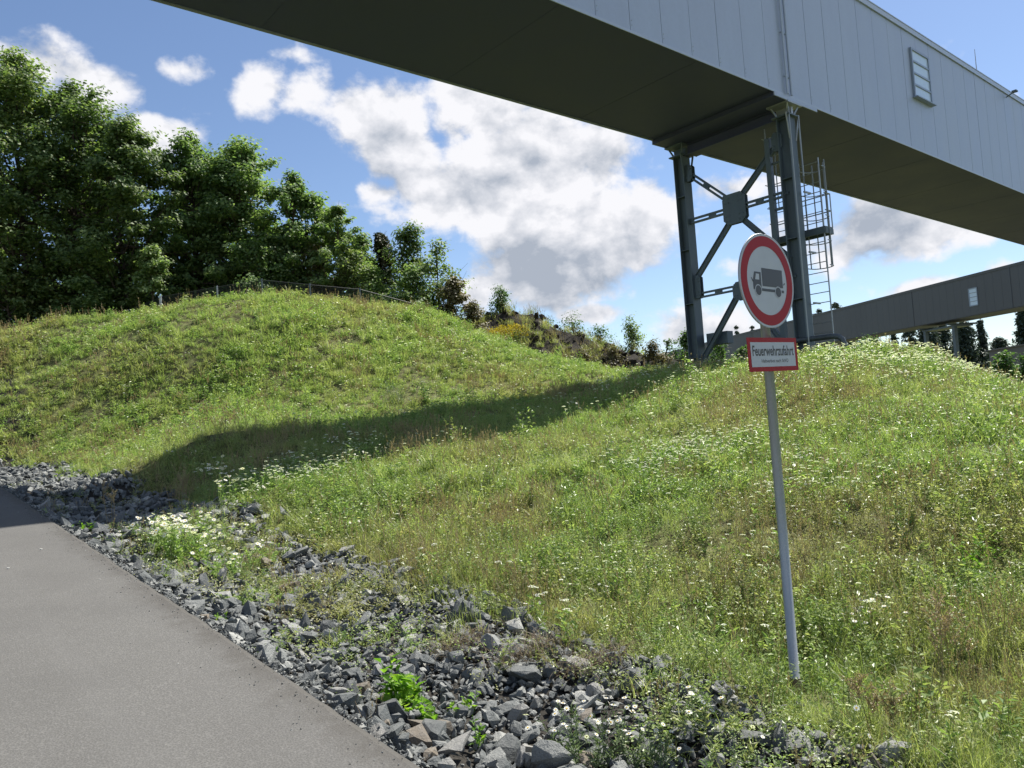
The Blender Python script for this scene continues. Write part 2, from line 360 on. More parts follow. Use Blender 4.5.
ii, jj = np.meshgrid(np.arange(nx - 1), np.arange(ny - 1), indexing='ij')
Q = np.stack([ii * ny + jj, (ii + 1) * ny + jj, (ii + 1) * ny + jj + 1, ii * ny + jj + 1], -1).reshape(-1, 4)
m, t, b, k = new_mat('ground')
geo = N(t, 'ShaderNodeNewGeometry'); P = geo.outputs['Position']
na = k.noise(P, 0.35, 5, .6); nb = k.noise(P, 6, 6, .65); nc = k.noise(P, 60, 4, .7)
soil = k.ramp(k.m('ADD', k.m('MULTIPLY', nb, .6), k.m('MULTIPLY', nc, .4)), [(0.3, (0.05, 0.045, 0.025)), (0.55, (0.10, 0.10, 0.045)), (0.75, (0.16, 0.14, 0.08))])
turf = k.ramp(k.m('ADD', k.m('MULTIPLY', na, .4), k.m('MULTIPLY', nb, .6)), [(0.3, (0.09, 0.10, 0.040)), (0.55, (0.15, 0.165, 0.065)), (0.8, (0.23, 0.20, 0.11))])
sp = N(t, 'ShaderNodeSeparateXYZ'); t.links.new(P, sp.inputs[0])
strip = k.m('MULTIPLY', k.mr(k.m('ADD', sp.outputs[0], k.m('MULTIPLY', nb, .5)), 4.15, 3.85), k.mr(sp.outputs[0], 1.5, 1.6))
t.links.new(k.mix(strip, k.mix(k.mr(nb, .4, .6), soil, turf), k.ramp(nc, [(.3, (.018, .018, .017)), (.7, (.06, .055, .048))])), b.inputs['Base Color']); b.inputs['Roughness'].default_value = .95; b.inputs['Specular IOR Level'].default_value = .1
bp = N(t, 'ShaderNodeBump'); bp.inputs['Strength'].default_value = .8; bp.inputs['Distance'].default_value = .05; t.links.new(nb, bp.inputs['Height']); t.links.new(bp.outputs[0], b.inputs['Normal'])
M_GROUND = m
gb = MB(); gb.add(np.stack([GX, GY, GZ], -1).reshape(-1, 3), Q)
g = gb.build('ground', M_GROUND, smooth=True); tag(g, 'grassy embankment ground rising from the stone strip to the hilltop', kind='structure')

# ------------------------------------------------------------------ road
m, t, b, k = new_mat('asphalt'); geo = N(t, 'ShaderNodeNewGeometry'); P = geo.outputs['Position']
nf = k.noise(P, 180, 3, .75); nm = k.noise(P, 45, 3, .6); nl = k.noise(P, 1.1, 5, .6)
vor = N(t, 'ShaderNodeTexVoronoi'); t.links.new(P, vor.inputs['Vector']); vor.inputs['Scale'].default_value = 95
agg = k.m('ADD', k.m('MULTIPLY', nf, .55), k.m('MULTIPLY', vor.outputs['Distance'], .45))
c = k.ramp(agg, [(0.18, (0.070, 0.068, 0.064)), (0.45, (0.102, 0.100, 0.095)), (0.72, (0.150, 0.147, 0.140))])
c = k.mix(k.mr(nl, .35, .7, 0, .35), c, (0.078, 0.076, 0.073))
strk = k.noise(k.mapping(P, scl=(3.0, .12, 1)), 1.2, 4, .6)
c = k.mix(k.mr(strk, .45, .75, 0, .3), c, (0.13, 0.128, 0.124))
spx = N(t, 'ShaderNodeSeparateXYZ'); t.links.new(P, spx.inputs[0]); nd = k.noise(P, 5, 6, .7); ns = k.noise(P, .45, 3, .5)
c = k.mix(k.m('MULTIPLY', k.mr(k.m('ADD', spx.outputs[0], k.m('MULTIPLY', nd, .5)), 1.72, 2.02), .65), c, (0.055, 0.050, 0.043))     # dust and dirt along the broken edge
c = k.mix(k.mr(k.noise(P, 2.6, 7, .75), .60, .72, 0, .35), c, (0.065, 0.063, 0.061)); c = k.mix(k.mr(ns, .5, .72, 0, .25), c, (0.085, 0.084, 0.083))
vc_ = N(t, 'ShaderNodeTexVoronoi'); t.links.new(P, vc_.inputs['Vector']); vc_.inputs['Scale'].default_value = 26; c = k.mix(k.mr(vc_.outputs['Distance'], .10, .05, 0, .55), c, (0.22, 0.215, 0.20))
t.links.new(c, b.inputs['Base Color']); b.inputs['Roughness'].default_value = .82; b.inputs['Specular IOR Level'].default_value = .35
bp = N(t, 'ShaderNodeBump'); bp.inputs['Strength'].default_value = .55; bp.inputs['Distance'].default_value = .006; t.links.new(agg, bp.inputs['Height']); t.links.new(bp.outputs[0], b.inputs['Normal'])
M_ASPH = m
ys = np.arange(-11.6, 30, .12); xe = 1.735 + .02 * sst(-ys, -5, 0) + (fbm(ys * 2.2, ys * 0, 21, 4) - .5) * .022 + (vnoise(ys * 9, ys * 0, 5) - .5) * .012
rb = MB(); rows = []
xs = [-3.75, -2, 0, 1.2]
V = []
for y, x in zip(ys, xe):
    z = float(zr(y)); e_ = float(bend(y)); x += e_
    V += [(-3.78 + e_, y, z - .08), (-3.75 + e_, y, z - .035)] + [(q + e_, y, z + .012 * (1 - abs(q + 1) / 3)) for q in (-3.7, -2, -1, 0, 1.0)] + [(x - .04, y, z), (x, y, z - .015), (x + .02, y, z - .11)]
V = np.array(V); nc_ = 10
i, j = np.meshgrid(np.arange(len(ys) - 1), np.arange(nc_ - 1), indexing='ij')
rb.add(V, np.stack([i * nc_ + j, i * nc_ + j + 1, (i + 1) * nc_ + j + 1, (i + 1) * nc_ + j], -1).reshape(-1, 4))
tag(rb.build('road', M_ASPH, smooth=False), 'bare grey asphalt road beside the stone strip', kind='structure')
pm = MB()
M_PEB = flat_mat('pebble', (0.5, 0.49, 0.46), .8)

# ------------------------------------------------------------------ main conveyor bridge
Y0, Y1, ZB, ZT = 12.0, 16.66, 11.04, 15.87
X0, X1 = -26.0, 150.0
cb = empty('conveyor_bridge', (22.3, 14.33, ZB)); tag(cb, 'long grey enclosed conveyor bridge high over the road and meadow', 'bridge')
def B(mb, name, mat, parent, **kw):      # geometry is written in world coordinates; the thing's origin is subtracted
    o = mb.build(name, mat, parent, **kw); p = parent; off = Vector((0, 0, 0))
    while p is not None: off += p.location; p = p.parent
    o.data.transform(Matrix.Translation(-off)); return o
PW = 1.25
XS = 23.51          # seam position near the support
k0 = int((X0 - XS) / PW); k1 = int((X1 - XS) / PW)
for (yy, sgn) in ((Y0, -1), (Y1, 1)):
    mb = MB(); mb.box(((X0 + X1) / 2, yy - sgn * .06, (ZB + ZT) / 2), (X1 - X0, .08, ZT - ZB - .02), mi=1)
    for q in range(k0, k1):
        xa = XS + q * PW
        jit = rng.normal(0, .0012)
        mb.box((xa + PW / 2, yy - sgn * (.012) + jit, (ZB + ZT) / 2), (PW - (.016 if q % 12 else .03), .024, ZT - ZB - .04))
        if sgn < 0 and q < 2:
            for zz in (ZB + .18, ZB + .30): mb.tube([(xa + .06, yy - .001, zz), (xa + .06, yy - .012, zz)], .013, 6, mi=2)
    B(mb, 'side_wall', [M_PANEL, M_GAP, M_GALV], cb)
mb = MB(); mb.box(((X0 + X1) / 2, (Y0 + Y1) / 2, ZB + .03), (X1 - X0, Y1 - Y0 - .06, .06))
q = X0 + 2.0
while q < X1:
    if not 19 < q < 26: mb.box((q, (Y0 + Y1) / 2, ZB - .002), (.03, Y1 - Y0 - .1, .006))
    q += 5.2
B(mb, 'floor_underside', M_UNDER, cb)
mb = MB(); mb.box(((X0 + X1) / 2, (Y0 + Y1) / 2, ZT + .03), (X1 - X0, Y1 - Y0 + .04, .07)); B(mb, 'roof', M_PANEL, cb)
mb = MB()
for yy, sg in ((Y0, -1), (Y1, 1)):
    mb.box(((X0 + X1) / 2, yy + sg * .035, ZT - .03), (X1 - X0, .05, .20)); mb.box(((X0 + X1) / 2, yy + sg * .03, ZT + .09), (X1 - X0, .09, .035))
B(mb, 'roof_flashing', M_FLASH, cb)
mb = MB()
for yy, sg in ((Y0, -1), (Y1, 1)):
    mb.box(((X0 + X1) / 2, yy + sg * .012, ZB - .01), (X1 - X0, .022, .07))
B(mb, 'bottom_flashing', M_FLASH, cb)
# lower collar where the bridge rests on its support
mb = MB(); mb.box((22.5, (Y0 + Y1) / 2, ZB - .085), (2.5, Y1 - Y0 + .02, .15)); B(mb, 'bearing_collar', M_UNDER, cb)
for yy in (Y0 - .030, Y1 + .030): B(MB().box((22.5, yy, ZB - .10), (2.54, .03, .13)), 'collar_flashing', M_PANEL, cb)
for dx in (-.14, .10):
    mb = MB(); mb.tube([(22.1 + dx, Y0 - .075, ZB + .02), (22.1 + dx, Y0 - .075, ZT - .1)], .035, 8)
    for zz in (ZB + .6, ZB + 2, ZB + 3.4): mb.box((22.1 + dx, Y0 - .03, zz), (.06, .1, .03))
    B(mb, 'downpipe', M_FLASH, cb, smooth=False)
wm = MB(); wx0, wx1, wz0, wz1 = 31.65, 33.25, 13.18, 15.08
for (a, c_) in (((wx0 + wx1) / 2, wz0), ((wx0 + wx1) / 2, wz1)): wm.box((a, Y0 - .05, c_), (wx1 - wx0 + .1, .08, .08))
for a in (wx0, wx1): wm.box((a, Y0 - .05, (wz0 + wz1) / 2), (.08, .078, wz1 - wz0 - .08))
wm.box(((wx0 + wx1) / 2, Y0 - .10, wz0 - .06), (wx1 - wx0 + .2, .2, .04))
wf = B(wm, 'window', M_DARKFRAME, cb)
wm = MB()
for q in range(1, 4): wm.box(((wx0 + wx1) / 2, Y0 - .055, wz0 + q * (wz1 - wz0) / 4), (wx1 - wx0 - .08, .05, .07))
B(wm, 'glazing_bar', M_DARKFRAME, wf)
for q in range(4):
    wm = MB(); hh = (wz1 - wz0) / 4; wm.box(((wx0 + wx1) / 2, Y0 - .035, wz0 + (q + .5) * hh), (wx1 - wx0 - .08, .02, hh - .07)); B(wm, 'pane', M_GLASS, wf)
mb = MB(); mb.tube([(40.9, Y0 + .6, ZT), (40.9, Y0 + .6, ZT + 1.9)], [.03, .012], 6); B(mb, 'lightning_rod', M_GALV, cb)
mb = MB(); mb.bar((42.6, Y0 - .02, ZT - .30), (42.4, Y0 - .40, ZT - .22), .04, .04); mb.box((42.36, Y0 - .46, ZT - .22), (.26, .20, .07)); B(mb, 'wall_lamp', M_STEEL, cb)

# ------------------------------------------------------------------ support trestle
XC, YN, YF = 22.35, 12.30, 16.35
gz = lambda x, y: float(ground(x, y)[0])
st = empty('support_trestle', (XC, (YN + YF) / 2, gz(XC, 14.3))); tag(st, 'blue grey braced steel trestle on two columns carrying the conveyor bridge', 'bridge support')
def hcol(y):
    c_ = empty('column', (0, 0, 0)) if False else None
    mb = MB(); z0 = gz(XC, y) - .3; z1 = ZB - .55
    for sy in (-1, 1): mb.box((XC, y + sy * .19, (z0 + z1) / 2), (.42, .028, z1 - z0))
    mb.box((XC, y, (z0 + z1) / 2), (.022, .352, z1 - z0))
    for zz in np.arange(z0 + .8, z1, 1.9): mb.box((XC, y, zz), (.40, .35, .018))
    mb.box((XC, y, z1 + .02), (.62, .62, .04))
    col = B(mb, 'column', M_STEEL, st)
    hb = MB()                                   # flared head under the bridge
    for sx in (-1, 1):
        for sy in (-1, 1): hb.bar((XC + sx * .17, y + sy * .17, z1 + .03), (XC + sx * .33, y + sy * .30, ZB - .17), .05, .05)
        hb.bar((XC + sx * .17, y - .20, z1 - .75), (XC + sx * .36, y - .24, z1 + .06), .035, .06)
    hb.box((XC, y, ZB - .19), (.85, .75, .05)); hb.box((XC, y, z1 + .17), (.12, .5, .26))
    hb.data = B(hb, 'column_head', M_GALV if y == YN else M_STEEL, col)
    bs = MB(); bs.box((XC, y, z0 + .34), (.7, .7, .06)); bs.box((XC, y, z0 + .06), (1.0, 1.0, .5)); B(bs, 'foundation', M_WALL, col)
hcol(YN); hcol(YF)
ZM, ZS, ZU = 8.14, 5.5, 9.95        # centre of the upper cross, lower strut, upper ends
YM = (YN + YF) / 2
def laced(p0, p1, wd=.20):
    mb = MB(); p0 = np.array(p0, float); p1 = np.array(p1, float); L = np.linalg.norm(p1 - p0); d = (p1 - p0) / L
    nrm = np.cross(d, (1, 0, 0))
    for s_ in (-1, 1): mb.bar(p0 + nrm * s_ * wd * .34, p1 + nrm * s_ * wd * .34, .11, wd * .30, up=nrm)
    n = max(2, int(L / .75))
    for q in range(n + 1): c_ = p0 + d * (L * q / n); mb.bar(c_ - d * .13, c_ + d * .13, .085, wd * .42, up=nrm)
    return mb
def solid(p0, p1, wd=.16):
    mb = MB(); mb.bar(p0, p1, .12, .02, up=np.cross(np.array(p1, float) - p0, (1, 0, 0)), off=(0, wd / 2)); mb.bar(p0, p1, .12, .02, up=np.cross(np.array(p1, float) - p0, (1, 0, 0)), off=(0, -wd / 2))
    mb.bar(p0, p1, .02, wd, up=np.cross(np.array(p1, float) - p0, (1, 0, 0))); return mb
zbF, zbN = gz(XC, YF) + .25, gz(XC, YN) + .25
XB = XC - .02
for p0, p1, kind in [((XB, YF - .25, ZU - .1), (XB, YM + .33, ZM + .42), 1), ((XB, YN + .25, ZU - .1), (XB, YM - .33, ZM + .42), 0), ((XB, YF - .2, ZS + .55), (XB, YM + .25, ZM - .42), 0),
                     ((XB, YN + .2, ZS + .55), (XB, YM - .25, ZM - .42), 0), ((XB, YM + .1, ZS - .15), (XB, YF - .22, zbF + .1), 0), ((XB, YM - .1, ZS - .15), (XB, YN + .22, zbN + .1), 0)]:
    B(laced(p0, p1) if kind else solid(p0, p1), 'brace', M_STEEL, st)
for z, in ((ZM,), (ZS,)):
    B(laced((XB, YF - .2, z), (XB, YM, z)), 'strut', M_STEEL, st); B(laced((XB, YM, z), (XB, YN + .2, z)), 'strut', M_STEEL, st)
for (yy, zz, a, c_, cut) in ((YM, ZM, .86, 1.02, .16), (YM, ZS - .12, .62, .62, .14), (YF - .3, ZS + .3, .3, .8, .08), (YN + .3, ZS + .3, .3, .8, .08), (YF - .3, ZU - .12, .36, .6, .1), (YN + .3, ZU - .12, .36, .6, .1)):
    mb = MB(); pts = [(-a / 2, -c_ / 2 + cut), (-a / 2 + cut, -c_ / 2), (a / 2 - cut, -c_ / 2), (a / 2, -c_ / 2 + cut), (a / 2, c_ / 2 - cut), (a / 2 - cut, c_ / 2), (-a / 2 + cut, c_ / 2), (-a / 2, c_ / 2 - cut)]
    for s_ in (-1, 1):
        Va = np.array([(XB + s_ * .075, yy + p, zz + q) for p, q in pts]); Vb = Va + (s_ * .018, 0, 0); n = 8; bb = mb.n
        mb.add(np.concatenate([Va, Vb]), [[i_, (i_ + 1) % n, n + (i_ + 1) % n, n + i_] for i_ in range(n)]); mb.F.append((np.array([list(range(bb, bb + n))]), 0)); mb.F.append((np.array([list(range(bb + n, bb + 2 * n))]), 0))
        for p in (-.6, -.35, .35, .6):
            for q in (-.6, -.35, .35, .6): mb.tube([(XB + s_ * .09, yy + p * a * .62, zz + q * c_ * .62), (XB + s_ * .115, yy + p * a * .62, zz + q * c_ * .62)], .018, 6)
    B(mb, 'gusset_plate', M_STEEL, st)
mb = MB()
for sx in (-1, 1): mb.box((XC, (YN + YF) / 2, ZB - .19 - .02 + sx * .0), (.32, YF - YN - .8, .02)) if sx < 0 else mb.box((XC, (YN + YF) / 2, ZB - .56), (.32, YF - YN - .3, .025))
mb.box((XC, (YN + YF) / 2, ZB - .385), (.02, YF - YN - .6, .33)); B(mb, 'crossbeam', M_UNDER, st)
mb = MB(); mb.box((XC - .02, YN + .66, (zbN + ZB - 1.0) / 2), (.16, .17, ZB - 1.0 - zbN))
for zz in np.arange(zbN + .6, ZB - 1.2, 1.5): mb.box((XC, YN + .42, zz), (.06, .40, .05))
B(mb, 'cable_duct', M_STEEL, st)
mb = MB(); mb.tube([(XC - .26, YN - .28, gz(XC, YN)), (XC - .26, YN - .28, ZB - .3)], .022, 6); mb.tube([(XC + .26, YN - .30, 8.6), (XC + .26, YN - .30, ZB - .5)], .03, 6); B(mb, 'conduit', M_GALV, st)
bx = MB(); bx.box((XC + .35, YF - .75, 3.95), (.35, .85, .42)); jb = B(bx, 'junction_box', M_STEEL, st, bevel=.01)

# ------------------------------------------------------------------ caged ladder with rest platform
XL = 22.95; zl0 = gz(XL, 11.9)
la = empty('caged_ladder', (XL, 11.95, zl0)); tag(la, 'galvanised ladder with safety cage and small rest platform on the near column', 'ladder')
YA, YB_, ZP = 11.66, 12.32, 6.95
def ladder(ya, yb, za, zb, dz=.31, nm='lower'):
    for y in (ya, yb): B(MB().box((XL, y, (za + zb) / 2), (.05, .022, zb - za)), 'stile', M_GALV, la)
    z = za + .2
    while z < zb - .1: B(MB().tube([(XL, ya, z), (XL, yb, z)], .014, 6), 'rung', M_GALV, la); z += dz
ladder(YA, YB_, zl0 + .1, 9.15, .315); ladder(12.95, 13.4, ZP, 10.7, .315)
def cage(yc, wd, za, zb, side=1):
    th = np.linspace(-.1, math.pi + .1, 13); r = .36
    P = [(XL + .12 + side * r * 1.05 * math.sin(a), yc + r * math.cos(a), 0) for a in th]
    z = za
    while z < zb:
        pts = [(XL, yc + r * 1.0, z)] + [(p[0], p[1], z) for p in P] + [(XL, yc - r * 1.0, z)]
        B(MB().tube(pts, .016, 5), 'cage_hoop', M_GALV, la); z += .78
    for q in (1, 4, 6, 8, 11): B(MB().box((P[q][0], P[q][1], (za + zb) / 2), (.012, .035, zb - za)), 'cage_strip', M_GALV, la)
cage(11.93, .54, 5.75, 9.1); cage(13.17, .5, 8.0, 10.6)
B(MB().box((XL + .22, 12.58, ZP), (.5, 1.94, .05)), 'platform_deck', M_STEEL, la)
mb = MB()
for x in (XL - .02, XL + .47): mb.box((x, 12.58, ZP - .11), (.05, 1.94, .17))
for y in (11.62, 13.54): mb.box((XL + .22, y, ZP - .11), (.45, .05, .17))
mb.box((XL - .30, 12.45, ZP - .11), (.55, .12, .14)); B(mb, 'platform_frame', M_STEEL, la)
mb = MB()
for y in (11.62, 12.45, 13.54):
    mb.tube([(XL + .47, y, ZP), (XL + .47, y, ZP + 1.1)], .02, 6)
for zz in (.55, 1.1): mb.tube([(XL + .47, 11.62, ZP + zz), (XL + .47, 13.54, ZP + zz)], .018, 6)
for y in (11.62, 13.54):
    for zz in (.55, 1.1): mb.tube([(XL + .1, y, ZP + zz), (XL + .47, y, ZP + zz)], .018, 6)
B(mb, 'railing', M_GALV, la)
for zz in (4.6, 6.2, 8.1): B(MB().box((XL - .2, 12.0, zz), (.4, .05, .05)), 'wall_bracket', M_GALV, la)
pi_ = MB(); pz = 3.47
pts = [(22.2, 13.1, pz - .5), (22.2, 13.1, pz - .08), (22.2, 13.0, pz), (22.2, 12.0, pz), (22.25, 11.35, pz), (22.3, 11.18, pz - .03), (22.32, 11.08, pz - .12), (22.33, 11.05, pz - .25), (22.33, 11.05, pz - .9)]
pp = pi_.tube(pts, .085, 14).build('crash_rail', M_PIPE, smooth=True); tag(pp, 'dark bent pipe rail low in the weeds at the near column', 'pipe')

# ------------------------------------------------------------------ second bridge and low building far off
A2 = np.array([98.25, 27.7]); B2 = np.array([132.65, 90.4]); d2 = (B2 - A2) / np.linalg.norm(B2 - A2); az2 = math.atan2(d2[1], d2[0])
far_b = empty('conveyor_bridge', (A2[0], A2[1], 10.4), az2); tag(far_b, 'distant grey conveyor bridge crossing behind the trestle', 'bridge')
L0, L1 = -45.0, 150.0
mb = MB(); mb.box(((L0 + L1) / 2, -.06 + 0, 2.4), (L1 - L0, .08, 4.76), mi=1)
q = L0
while q < L1: mb.box((q + .6, 0 + .0, 2.4), (1.185, .05, 4.76)); q += 1.2
mb.build('side_wall', [M_BRIDGE2, M_GAP], far_b)
mb = MB().box(((L0 + L1) / 2, -2.3, .02), (L1 - L0, 4.5, .10)); mb.build('floor_underside', M_UNDER, far_b)
MB().box(((L0 + L1) / 2, -2.3, 4.86), (L1 - L0, 4.8, .12)).build('roof', M_BRIDGE2, far_b)
MB().box(((L0 + L1) / 2, -4.6, 2.4), (L1 - L0, .08, 4.76)).build('side_wall', M_BRIDGE2, far_b)
MB().box(((L0 + L1) / 2, .05, 4.72), (L1 - L0, .08, .22)).build('roof_flashing', M_BRIDGE2, far_b)
for q in (-8, 1.8, 17.5, 60): MB().box((q, .045, 2.4), (.14, .05, 4.7)).build('expansion_joint', M_GAP, far_b)
wpos = 7.2
wo_ = MB(); wo_.box((wpos, .05, 1.15), (1.3, .1, .12)); wo_.box((wpos, .05, 3.2), (1.3, .1, .12)); wo_.box((wpos - .62, .05, 2.17), (.1, .1, 1.95)); wo_.box((wpos + .62, .05, 2.17), (.1, .1, 1.95))
for q in (1, 2, 3): wo_.box((wpos, .05, 1.15 + q * .51), (1.15, .08, .07))
wfr = wo_.build('window', M_DARKFRAME, far_b); MB().box((wpos, .035, 2.17), (1.16, .02, 1.95)).build('pane', M_GLASS, wfr)
for sx in (12.0, ):
    tr = empty('support_trestle', tuple(A2 + d2 * sx) + (-.6,), az2); tag(tr, 'small distant steel trestle under the far bridge', 'bridge support')
    for x in (0, 5.0): MB().box((x, -1.2, 5.3), (.42, .45, 10.6)).build('column', M_STEEL, tr)
    MB().box((2.5, -2.3, 10.3), (5.8, 2.6, .22)).build('crossbeam', M_STEEL, tr)
    for x in (0, 5.0): MB().box((x, -2.3, 10.5), (.4, 4.3, .2)).build('bearing', M_STEEL, tr)
    MB().bar((0.1, -1.2, 2), (4.9, -1.2, 7), .12, .12).build('brace', M_STEEL, tr)
c0 = np.array([86.6, 25.0]); dd = np.array([7.4, 6.8]); dd /= np.linalg.norm(dd); azb = math.atan2(dd[1], dd[0])
lb = empty('low_building', (c0[0], c0[1], -.6), azb); tag(lb, 'low grey flat-roofed hall beyond the meadow, under the far bridge', 'building')
MB().box((-17, -6, 3.05), (48, 12, 6.1)).build('wall', M_WALL, lb)
MB().box((-17, -6, 6.16), (48.4, 12.4, .12)).build('roof', M_WALL, lb)
for q in (-30, -24, -18, -12): MB().box((q, .03, 3.6), (2.4, .08, 1.2)).build('window', M_GLASS, lb)

# ------------------------------------------------------------------ road sign
SX, SY = 4.40, 2.68; sz0 = gz(SX, SY)
sg = empty('road_sign', (SX, SY, sz0)); tag(sg, 'round red-ringed no-lorries sign over a fire access plate on a slim galvanised pole', 'road sign')
B(MB().tube([(SX, SY, sz0 - .3), (SX, SY, 2.62)], .030, 20), 'pole', M_GALV, sg, smooth=True)
B(MB().tube([(SX, SY, 2.62), (SX, SY, 2.635)], .032, 20), 'pole_cap', M_BLACK, sg)
B(MB().tube([(SX, SY, sz0 - .2), (SX, SY, sz0 + .13)], .0345, 20), 'ground_sleeve', metal_mat('rusty_sleeve', (.17, .13, .10), .8, .1, .3, 9), sg)
SZ = 2.375; sy = SY - .043; 
disc_e = empty('round_sign', (0, 0, 0), 0); disc_e.parent = sg; disc_e.location = (0, sy - SY, SZ - sz0); disc_e.rotation_euler = (0, R(0.6), R(-1.0))
def P_(mb, name, mat, par, **kw): return mb.build(name, mat, par, **kw)
r0 = .30
P_(MB().disc((0, 0), r0, 72, 0, .003), 'backing_plate', M_WHITE, disc_e)
def ring(r1, r2, y, n=72):
    a = np.arange(n) * 2 * math.pi / n; V = np.concatenate([np.stack([r * np.cos(a), np.full(n, y), r * np.sin(a)], 1) for r in (r1, r2)])
    return MB().add(V, [[q, (q + 1) % n, n + (q + 1) % n, n + q] for q in range(n)])
P_(ring(r0 * .735, r0 * .955, -.0012), 'red_ring', M_RED, disc_e)
rim = MB(); a = np.linspace(0, 2 * math.pi, 73)[:-1]; rim.tube(np.stack([r0 * np.cos(np.append(a, a[0])), np.full(73, .004), r0 * np.sin(np.append(a, a[0]))], 1), .005, 8, caps=False); P_(rim, 'edge_rim', M_GALV, disc_e, smooth=True)
def poly(pts, y=-.0015, mi=0, mb=None):
    mb = mb or MB(); mb.add([(p[0] * r0, y, p[1] * r0) for p in pts], [list(range(len(pts)))], mi); return mb
tk = MB()
poly([(-.195, -.125), (.575, -.125), (.575, .262), (-.195, .262)], -.0014, 1, tk)            # cargo box
poly([(-.235, -.175), (.60, -.175), (.60, -.232), (-.235, -.232)], -.0014, 0, tk)            # chassis
poly([(-.53, -.21), (-.53, -.02), (-.47, .165), (-.235, .165), (-.235, -.21)], -.0014, 0, tk)   # cab
poly([(-.455, 0.0), (-.415, .125), (-.305, .125), (-.305, 0.0)], -.0018, 2, tk)              # cab window
poly([(-.60, .03), (-.57, .03), (-.52, -.04), (-.54, -.06)], -.0014, 0, tk); poly([(.60, -.07), (.66, -.03), (.66, 0), (.60, -.03)], -.0014, 0, tk)
for cx in (-.36, .38):
    for rr, yy, mi in ((.125, -.0020, 2), (.105, -.0024, 0), (.045, -.0028, 1)): tk.disc((cx * r0, -.225 * r0), rr * r0, 28, yy, 0, mi)
P_(tk, 'lorry_symbol', [M_BLACK, M_GREYP, M_WHITE], disc_e)
pw_, ph = .553, .212
pl = empty('fire_access_plate', (0, sy - SY, 1.905 - sz0)); pl.parent = sg; pl.rotation_euler = (0, R(-.6), R(-1.0))
P_(MB().box((0, .0015, 0), (pw_, .003, ph)), 'backing_plate', M_RED, pl)
P_(MB().add([(-pw_ / 2 + .029, -.0012, -ph / 2 + .029), (pw_ / 2 - .029, -.0012, -ph / 2 + .029), (pw_ / 2 - .029, -.0012, ph / 2 - .029), (-pw_ / 2 + .029, -.0012, ph / 2 - .029)], [[0, 1, 2, 3]]), 'white_field', M_WHITE, pl)
def text(s, name, w_, h_, x, z, bold, par, mat):
    c = bpy.data.curves.new(name, 'FONT'); c.body = s; c.size = 1; c.align_x = 'CENTER'; c.offset = bold; c.resolution_u = 3
    o = bpy.data.objects.new(name, c); COL.objects.link(o); bpy.context.view_layer.update()
    dg = bpy.context.evaluated_depsgraph_get(); me = bpy.data.meshes.new_from_object(o.evaluated_get(dg)); bpy.data.objects.remove(o)
    co = np.zeros(len(me.vertices) * 3, np.float32); me.vertices.foreach_get('co', co); co = co.reshape(-1, 3)
    lo, hi = co.min(0), co.max(0); q = (co - (lo + hi) / 2) / (hi - lo + 1e-9)[[0, 1, 2]]
    out = np.stack([x + q[:, 0] * w_, np.full(len(co), -.0020), z + q[:, 1] * h_], 1).astype(np.float32)
    me.vertices.foreach_set('co', out.ravel()); me.materials.clear(); me.materials.append(mat); me.update()
    o = bpy.data.objects.new(name, me); COL.objects.link(o); o.parent = par; return o
text('Feuerwehrzufahrt', 'lettering', .462, .066, 0, .024, .021, pl, M_BLACK)
text('Haltverbot nach StVO', 'small_lettering', .30, .022, .01, -.040, .006, pl, M_GREYP)
for zz in (SZ + .13, SZ - .13, 1.95, 1.86):
    B(MB().box((SX, SY - .010, zz), (.085, .056, .028)), 'clamp', M_GALV, sg)

# ------------------------------------------------------------------ leaf and plant builders
def unit(v): return v / (np.linalg.norm(v, axis=-1, keepdims=True) + 1e-12)
def add_leaves(mb, C, Dv, Nv, L, Wd, mi=0, fold=.25):
    """C centres, Dv leaf direction, Nv leaf normal, L length, Wd width: folded four-point leaves"""
    C = np.asarray(C, float); n = len(C); Dv = unit(Dv); Sv = unit(np.cross(Dv, Nv)); Nn = np.cross(Sv, Dv)
    L = np.broadcast_to(L, (n,))[:, None]; Wd = np.broadcast_to(Wd, (n,))[:, None]
    a = C - Dv * L * .5; b_ = C + Dv * L * .5; l = C - Dv * L * .05 + Sv * Wd * .5 + Nn * Wd * fold; r = C - Dv * L * .05 - Sv * Wd * .5 + Nn * Wd * fold
    V = np.stack([a, l, b_, r], 1).reshape(-1, 3); i = np.arange(n)[:, None] * 4
    return mb.add(V, np.concatenate([np.concatenate([i, i + 1, i + 2], 1), np.concatenate([i, i + 2, i + 3], 1)]), mi)
def add_blades(mb, base, phi, h, lean, wd, seg=3, mi=0, droop=.3):
    n = len(base); s = np.linspace(0, 1, seg + 1)[None, :]
    h = h[:, None]; lean = lean[:, None]; wd = np.broadcast_to(wd, (n,))[:, None]
    out = h * lean * s ** 1.8; up = h * (s - droop * lean * s ** 2.2)
    dx, dy = np.cos(phi)[:, None], np.sin(phi)[:, None]
    Cx = base[:, 0:1] + out * dx; Cy = base[:, 1:2] + out * dy; Cz = base[:, 2:3] + up
    tw = phi[:, None] + math.pi / 2 + rng.normal(0, .5, (n, 1)); ww = wd * .5 * (1 - .92 * s ** 1.6)
    A = np.stack([Cx + ww * np.cos(tw), Cy + ww * np.sin(tw), Cz], -1); Bv = np.stack([Cx - ww * np.cos(tw), Cy - ww * np.sin(tw), Cz], -1)
    V = np.stack([A, Bv], 2).reshape(n, -1, 3); m_ = V.shape[1]
    q = np.arange(seg)[None, :] * 2; i = np.arange(n)[:, None] * m_
    Fq = np.stack([i + q, i + q + 1, i + q + 3, i + q + 2], -1).reshape(-1, 4)
    return mb.add(V.reshape(-1, 3), Fq, mi)
